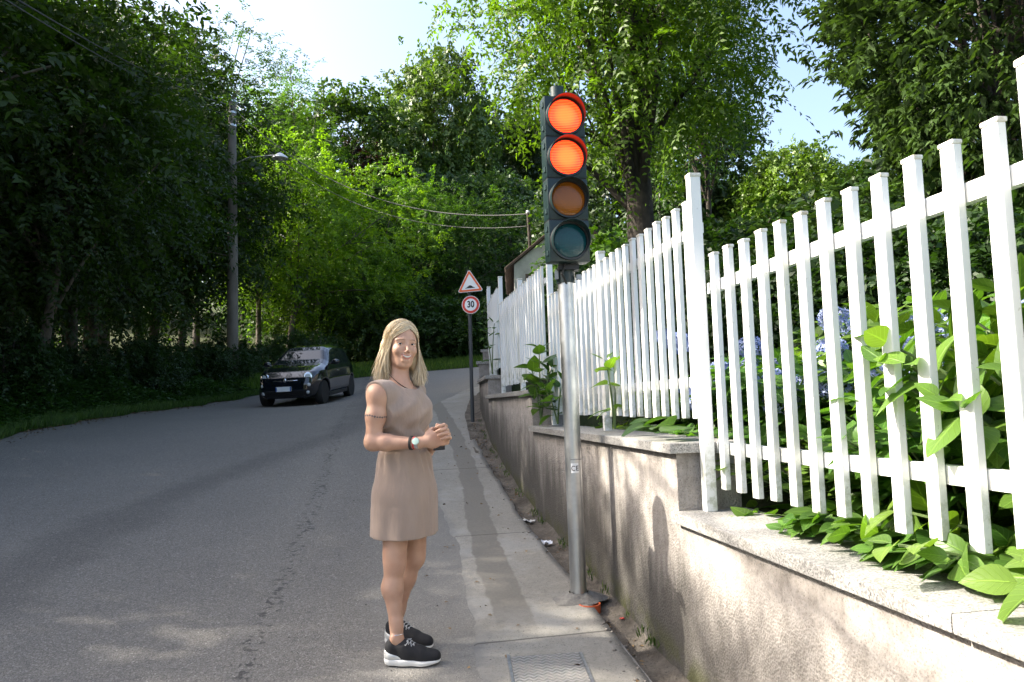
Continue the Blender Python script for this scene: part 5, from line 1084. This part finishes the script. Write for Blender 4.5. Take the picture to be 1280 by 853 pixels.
# necklace, armband tattoo, watch, bracelets
lea=mat('leather_cord',.7,(.06,.03,.02)); nk=[]
for u in np.linspace(-1,1,17):
    a=u*1.9; nk.append(wl_(neckb+bf*(.066*math.cos(a)+.012-.0)+(-br)*(.072*math.sin(a))+np.array([0,0,.045-.062*math.cos(a)*1.0+.0])))
nkm=MB().tube(nk,.0022,6).build('necklace',lea,wp,smooth=True); pc_=neckb+bf*.086+np.array([0,0,-.024])
MB().lathe([(.0001,-.008),(.007,0),(.0001,.008)],10,wl_(pc_)).tube([wl_(pc_-[0,0,.006]),wl_(pc_+bf*.008-[0,0,.03])],.0016,5).build('pendant',M['steel'],nkm,smooth=True)
def ring_frame(a,b,t): d=(b-a)/np.linalg.norm(b-a); return a+(b-a)*t,frame(d)
c_,Rr_=ring_frame(shR,elR,.47); tat=mat('tattoo_ink',.6,(.11,.085,.085)); mb=MB()
n=26
for j in range(n):
    a=2*PI*j/n
    P=[]
    for (da,dz_) in ((-.125,0),(0,.0034+.0022*(j%3==0)),(.125,0),(0,-.0034-.0015*(j%2))): 
        aa=a+da; rr_=.03; dv=Rr_@np.array([math.cos(aa),math.sin(aa),0]); cz0=c_+Rr_@np.array([0,0,dz_*1.25+.003*math.sin(a*3)])
        while rr_<.075 and sampf(cz0+dv*rr_)<0: rr_+=.0008
        P.append(wl_(cz0+dv*(rr_+.0012)))
    mb.add(P,[(0,1,2,3)])
tb=mb.build('armband_tattoo',tat,wp)
c_,Rr_=ring_frame(elR,wrR,.86)
MB().lathe([(.0275,-.006),(.033,-.005),(.033,.005),(.0275,.006)],26,wl_(c_),Rr_).build('bracelet',M['rubber'],wp,angle=40)
c_,Rr_=ring_frame(elR,wrR,.935); MB().lathe([(.0265,-.003),(.0300,-.003),(.0300,.003),(.0265,.003)],24,wl_(c_),Rr_).build('bracelet',mat('red_cord',.7,(.5,.04,.05)),wp)
c_,Rr_=ring_frame(elR,wrR,1.0); wt=MB().lathe([(.0255,-.009),(.0292,-.008),(.0292,.008),(.0255,.009)],26,wl_(c_),Rr_).build('watch',M['chrome'],wp,angle=40)
vd=EYE-c_; vd/=np.linalg.norm(vd); dr=(wrR-elR)/np.linalg.norm(wrR-elR); vd=vd-dr*(vd@dr)+np.array([0,0,.25]); MB().lathe([(.0165,0),(.0165,.007),(.013,.008)],24,wl_(c_+vd/np.linalg.norm(vd)*.026),frame(vd)).build('watch_face',mat('dial',.2,(.35,.48,.42)),wt,angle=40)
MB().lathe([(.0305,-.002),(.0330,0),(.0305,.002)],24,wl_(anN+np.array([0,0,.012])),frame(knN-anN)).build('anklet',M['chrome'],wp,smooth=True)
kc=wm(549,560,3.665); mb=MB().box((0,0,0),(.055,.016,.022),frame(np.array([.3,0,1.]))@np.array([[math.cos(.35),0,math.sin(.35)],[0,1,0],[-math.sin(.35),0,math.cos(.35)]]),bev=.004)
kk_=mb.build('handheld_case',M['black']); kk_.location=kc; tag(kk_,'small black case held under the clasped hands of the blonde woman','case')

# ------------------------------------------------------------------ the black car
cp_=np.array([-5.45,19.5]);                                             # front axle middle
def car():
    f0=np.array([cp_[0],cp_[1]]); fz=float(h(*f0)); r0_=f0+np.array([.18,2.29]); rz=float(h(*r0_)); fa=np.array([f0[0],f0[1],fz]); ra=np.array([r0_[0],r0_[1],rz])
    xf=(fa-ra)/np.linalg.norm(fa-ra); e=.7; lx=np.array([-xf[1],xf[0],0]); lx/=np.linalg.norm(lx)
    zl=float(h(*(f0+lx[:2]*e)))-float(h(*(f0-lx[:2]*e))); yl=lx*2*e+np.array([0,0,zl]); yl/=np.linalg.norm(yl); yl-=xf*(yl@xf); yl/=np.linalg.norm(yl); zu=np.cross(xf,yl)
    O=(fa+ra)/2+zu*.004; Rm=Matrix(((xf[0],yl[0],zu[0],O[0]),(xf[1],yl[1],zu[1],O[1]),(xf[2],yl[2],zu[2],O[2]),(0,0,0,1)))
    t=thing('parked_car','small glossy black hatchback with round headlights coming round the bend at the left','car'); t.matrix_world=Rm
    paint=mat('black_car_paint',.12,(.006,.008,.014),spec=.6); paint.node_tree.nodes['Principled BSDF'].inputs['Coat Weight'].default_value=1.; paint.node_tree.nodes['Principled BSDF'].inputs['Coat Roughness'].default_value=.03
    glass=mat('car_glass',.03,(.012,.016,.020),spec=.9); lampm=mat('lamp_lens',.08,(.55,.58,.60),spec=.8); chrome=M['chrome']
    Fd=Field((-1.95,-.95,.08),(1.95,.95,1.6),.022); sl,p=Fd.region(np.array([-1.95,-.95,.08]),np.array([1.95,.95,1.6])); x,y,z=p[...,0],p[...,1],p[...,2]
    prof=np.array([(1.72,.22),(1.80,.40),(1.79,.56),(1.72,.72),(1.52,.86),(1.20,.955),(.88,1.02),(.62,1.12),(.30,1.34),(.08,1.43),(-.25,1.48),(-.60,1.485),(-1.0,1.43),(-1.34,1.27),(-1.58,1.08),(-1.70,.92),(-1.74,.70),(-1.76,.45),(-1.70,.24),(1.0,.18)])
    def poly(x,z):
        d=np.full(x.shape,1e9); ins=np.zeros(x.shape,bool); n=len(prof)
        for i in range(n):
            a,b=prof[i],prof[(i+1)%n]; ex,ez=b-a; wx,wz_=x-a[0],z-a[1]; q=np.clip((wx*ex+wz_*ez)/(ex*ex+ez*ez),0,1); d=np.minimum(d,(wx-ex*q)**2+(wz_-ez*q)**2)
            c1=(a[1]>z)!=(b[1]>z); xi=a[0]+(z-a[1])/(b[1]-a[1]+1e-9)*(b[0]-a[0]); ins^=c1&(x<xi)
        return np.where(ins,-1,1)*np.sqrt(d)
    x2=x[:,0,:]; z2=z[:,0,:]; d2=poly(x2,z2)[:,None,:]+0*y
    w=np.interp(z,[.15,.35,.62,.85,.95,1.15,1.40,1.5],[.72,.80,.815,.79,.745,.67,.55,.44]); plan=1-.27*np.clip((x-.95)/.85,0,1)**2.1-.15*np.clip((-x-.9)/.85,0,1)**2; fl_=.018*np.exp(-((np.abs(x)-1.15)/.42)**2)*np.exp(-((z-.5)/.25)**2)
    d3=(np.abs(y)-(w+fl_)*plan)*.95; k_=.15; q=np.clip(.5-.5*(d3-d2)/k_,0,1); f=d3*(1-q)+d2*q+k_*q*(1-q); Fd.f[sl]=f
    solid=Fd.f.copy()
    for ax in (1.15,-1.15):
        d=np.sqrt((x-ax)**2+(z-.315)**2)-.335; d=np.maximum(d,.52-np.abs(y)); Fd.f[sl]=np.maximum(Fd.f[sl],-d)
    V,Fc=Fd.mesh(); npmesh('body',V,Fc,paint,t,smooth=True)
    # panes follow the body surface a few millimetres outside it
    Fd.f=solid; V,Fc=Fd.mesh(.004); cen=V[Fc].mean(1); e1=V[Fc[:,2]]-V[Fc[:,0]]; e2=V[Fc[:,3]]-V[Fc[:,1]]; nn=nrm(np.cross(e1,e2)); cx_,cy_,cz_=cen.T
    def pane(name,m_,mm=glass):
        ff=Fc[m_]; 
        if not len(ff): return
        u,inv_=np.unique(ff,return_inverse=True); return npmesh(name,V[u],inv_.reshape(ff.shape),mm,t,smooth=True)
    ws=(cx_>.08)&(cx_<.84)&(cz_>1.02)&(np.abs(cy_)<np.interp(cz_,[1.0,1.38],[.66,.50])); pane('windscreen',ws&(nn[:,0]>.25))
    pane('rear_window',(cx_<-1.18)&(cz_>1.06)&(cz_<1.38)&(np.abs(cy_)<.5))
    for sg in (1,-1):
        side=(cy_*sg>.45)&(np.abs(nn[:,1])>.6)&(cz_>.97)&(cz_<1.355)
        pane('side_window',side&(cx_<.62-(cz_-.97)*1.15)&(cx_>-.45)); pane('quarter_window',side&(cx_<-.52)&(cx_>-1.30+(cz_-.97)*.5))
    # bumper opening, sills, lamps
    Nf=frame((1,0,0))
    pane('lower_grille',(cx_>1.4)&(cz_>.27)&(cz_<.40)&(np.abs(cy_)<.52),M['black'])
    MB().tube([(1.70,.40,.655),(1.775,.22,.65),(1.79,.07,.65)],.010,8).tube([(1.70,-.40,.655),(1.775,-.22,.65),(1.79,-.07,.65)],.010,8).build('chrome_strip',chrome,t)
    MB().lathe([(.0001,.015),(.04,.012),(.05,0)],20,(1.775,0,.66),Nf).build('badge',chrome,t,smooth=True)
    npm=mat('number_plate',.35,(.88,.90,.92)); bl=mat('plate_blue',.4,(.03,.12,.45)); MB().box((1.825,-.02,.455),(.02,.38,.115),None,bev=.004).build('number_plate',npm,t)
    [MB().box((1.836,yy,.455),(.003,.028,.105)).build('plate_band',bl,t) for yy in (.155,-.195)]
    for sg in (1,-1):
        d_=np.array([1,sg*.33,.18]); d_/=np.linalg.norm(d_); hl0=MB().lathe([(.105,-.05),(.108,.012),(.094,.018)],28,(1.668,sg*.542,.73),frame(d_)).build('headlight',chrome,t,angle=40)
        MB().lathe([(.0001,.030),(.05,.027),(.094,.014)],24,(1.665,sg*.542,.73),frame(d_)).build('lens',lampm,hl0,smooth=True)
        MB().lathe([(.0001,.03),(.035,.025),(.055,.0),(.055,-.03)],20,(1.735,sg*.57,.54),frame(d_)).build('turn_lamp',lampm,t,smooth=True)
        MB().lathe([(.0001,.025),(.03,.02),(.045,.0),(.045,-.03)],18,(1.755,sg*.55,.36),frame((1,sg*.25,0))).build('fog_lamp',lampm,t,smooth=True)
        mf_=Field((.35,-1.1,.9),(.75,1.1,1.2),.014); mf_.ell((.56,sg*.90,1.03),(.06,.105,.07),None,.02); mf_.cap((.58,sg*.76,.985),(.57,sg*.86,1.01),.022,.022,.02); v_,f_=mf_.mesh(); npmesh('wing_mirror',v_,f_,paint,t,smooth=True)
        MB().box((.10,sg*.822,.80),(.16,.025,.025),None,bev=.006).build('door_handle',chrome,t)
        MB().box((0.12,sg*.79,.24),(1.55,.05,.09),None,bev=.02).build('side_skirt',M['black'],t)
        for ax in (1.15,-1.15):
            Wf=frame((0,sg,0)); c=(ax,sg*.70,.305)
            w0=MB().lathe([(.20,-.10),(.285,-.10),(.303,-.075),(.305,.05),(.290,.085),(.205,.09)],36,c,Wf).build('wheel',M['rubber'],t,angle=40)
            mb=MB().lathe([(.205,.085),(.20,.075),(.185,.03),(.0001,.02)],36,c,Wf); 
            for j in range(8):
                a=j*PI/4; dvec=np.array([math.cos(a),0,math.sin(a)]); mb.box(np.array(c)+dvec*.11+np.array([0,sg*.055,0]),(.17,.03,.028),np.c_[dvec,[0,1,0],np.cross(dvec,[0,1,0])])
            mb.lathe([(.05,.03),(.05,.075),(.0001,.08)],16,c,Wf).build('rim',M['steel'],w0,angle=40)
    for sg in (.18,-.38): MB().box((.80,sg,1.035),(.02,.50,.014),np.array([[1,0,0],[0,.995,-.02],[0,.02,.995]])).build('wiper',M['black'],t)
    MB().tube([(-.95,0,1.47),(-1.15,0,1.62)],.006,6).build('aerial',M['black'],t)
    MB().box((-1.70,.5,.85),(.12,.15,.14),None,bev=.03).box((-1.70,-.5,.85),(.12,.15,.14),None,bev=.03).build('tail_lamps',mat('tail_red',.2,(.4,.01,.01)),t)
car()
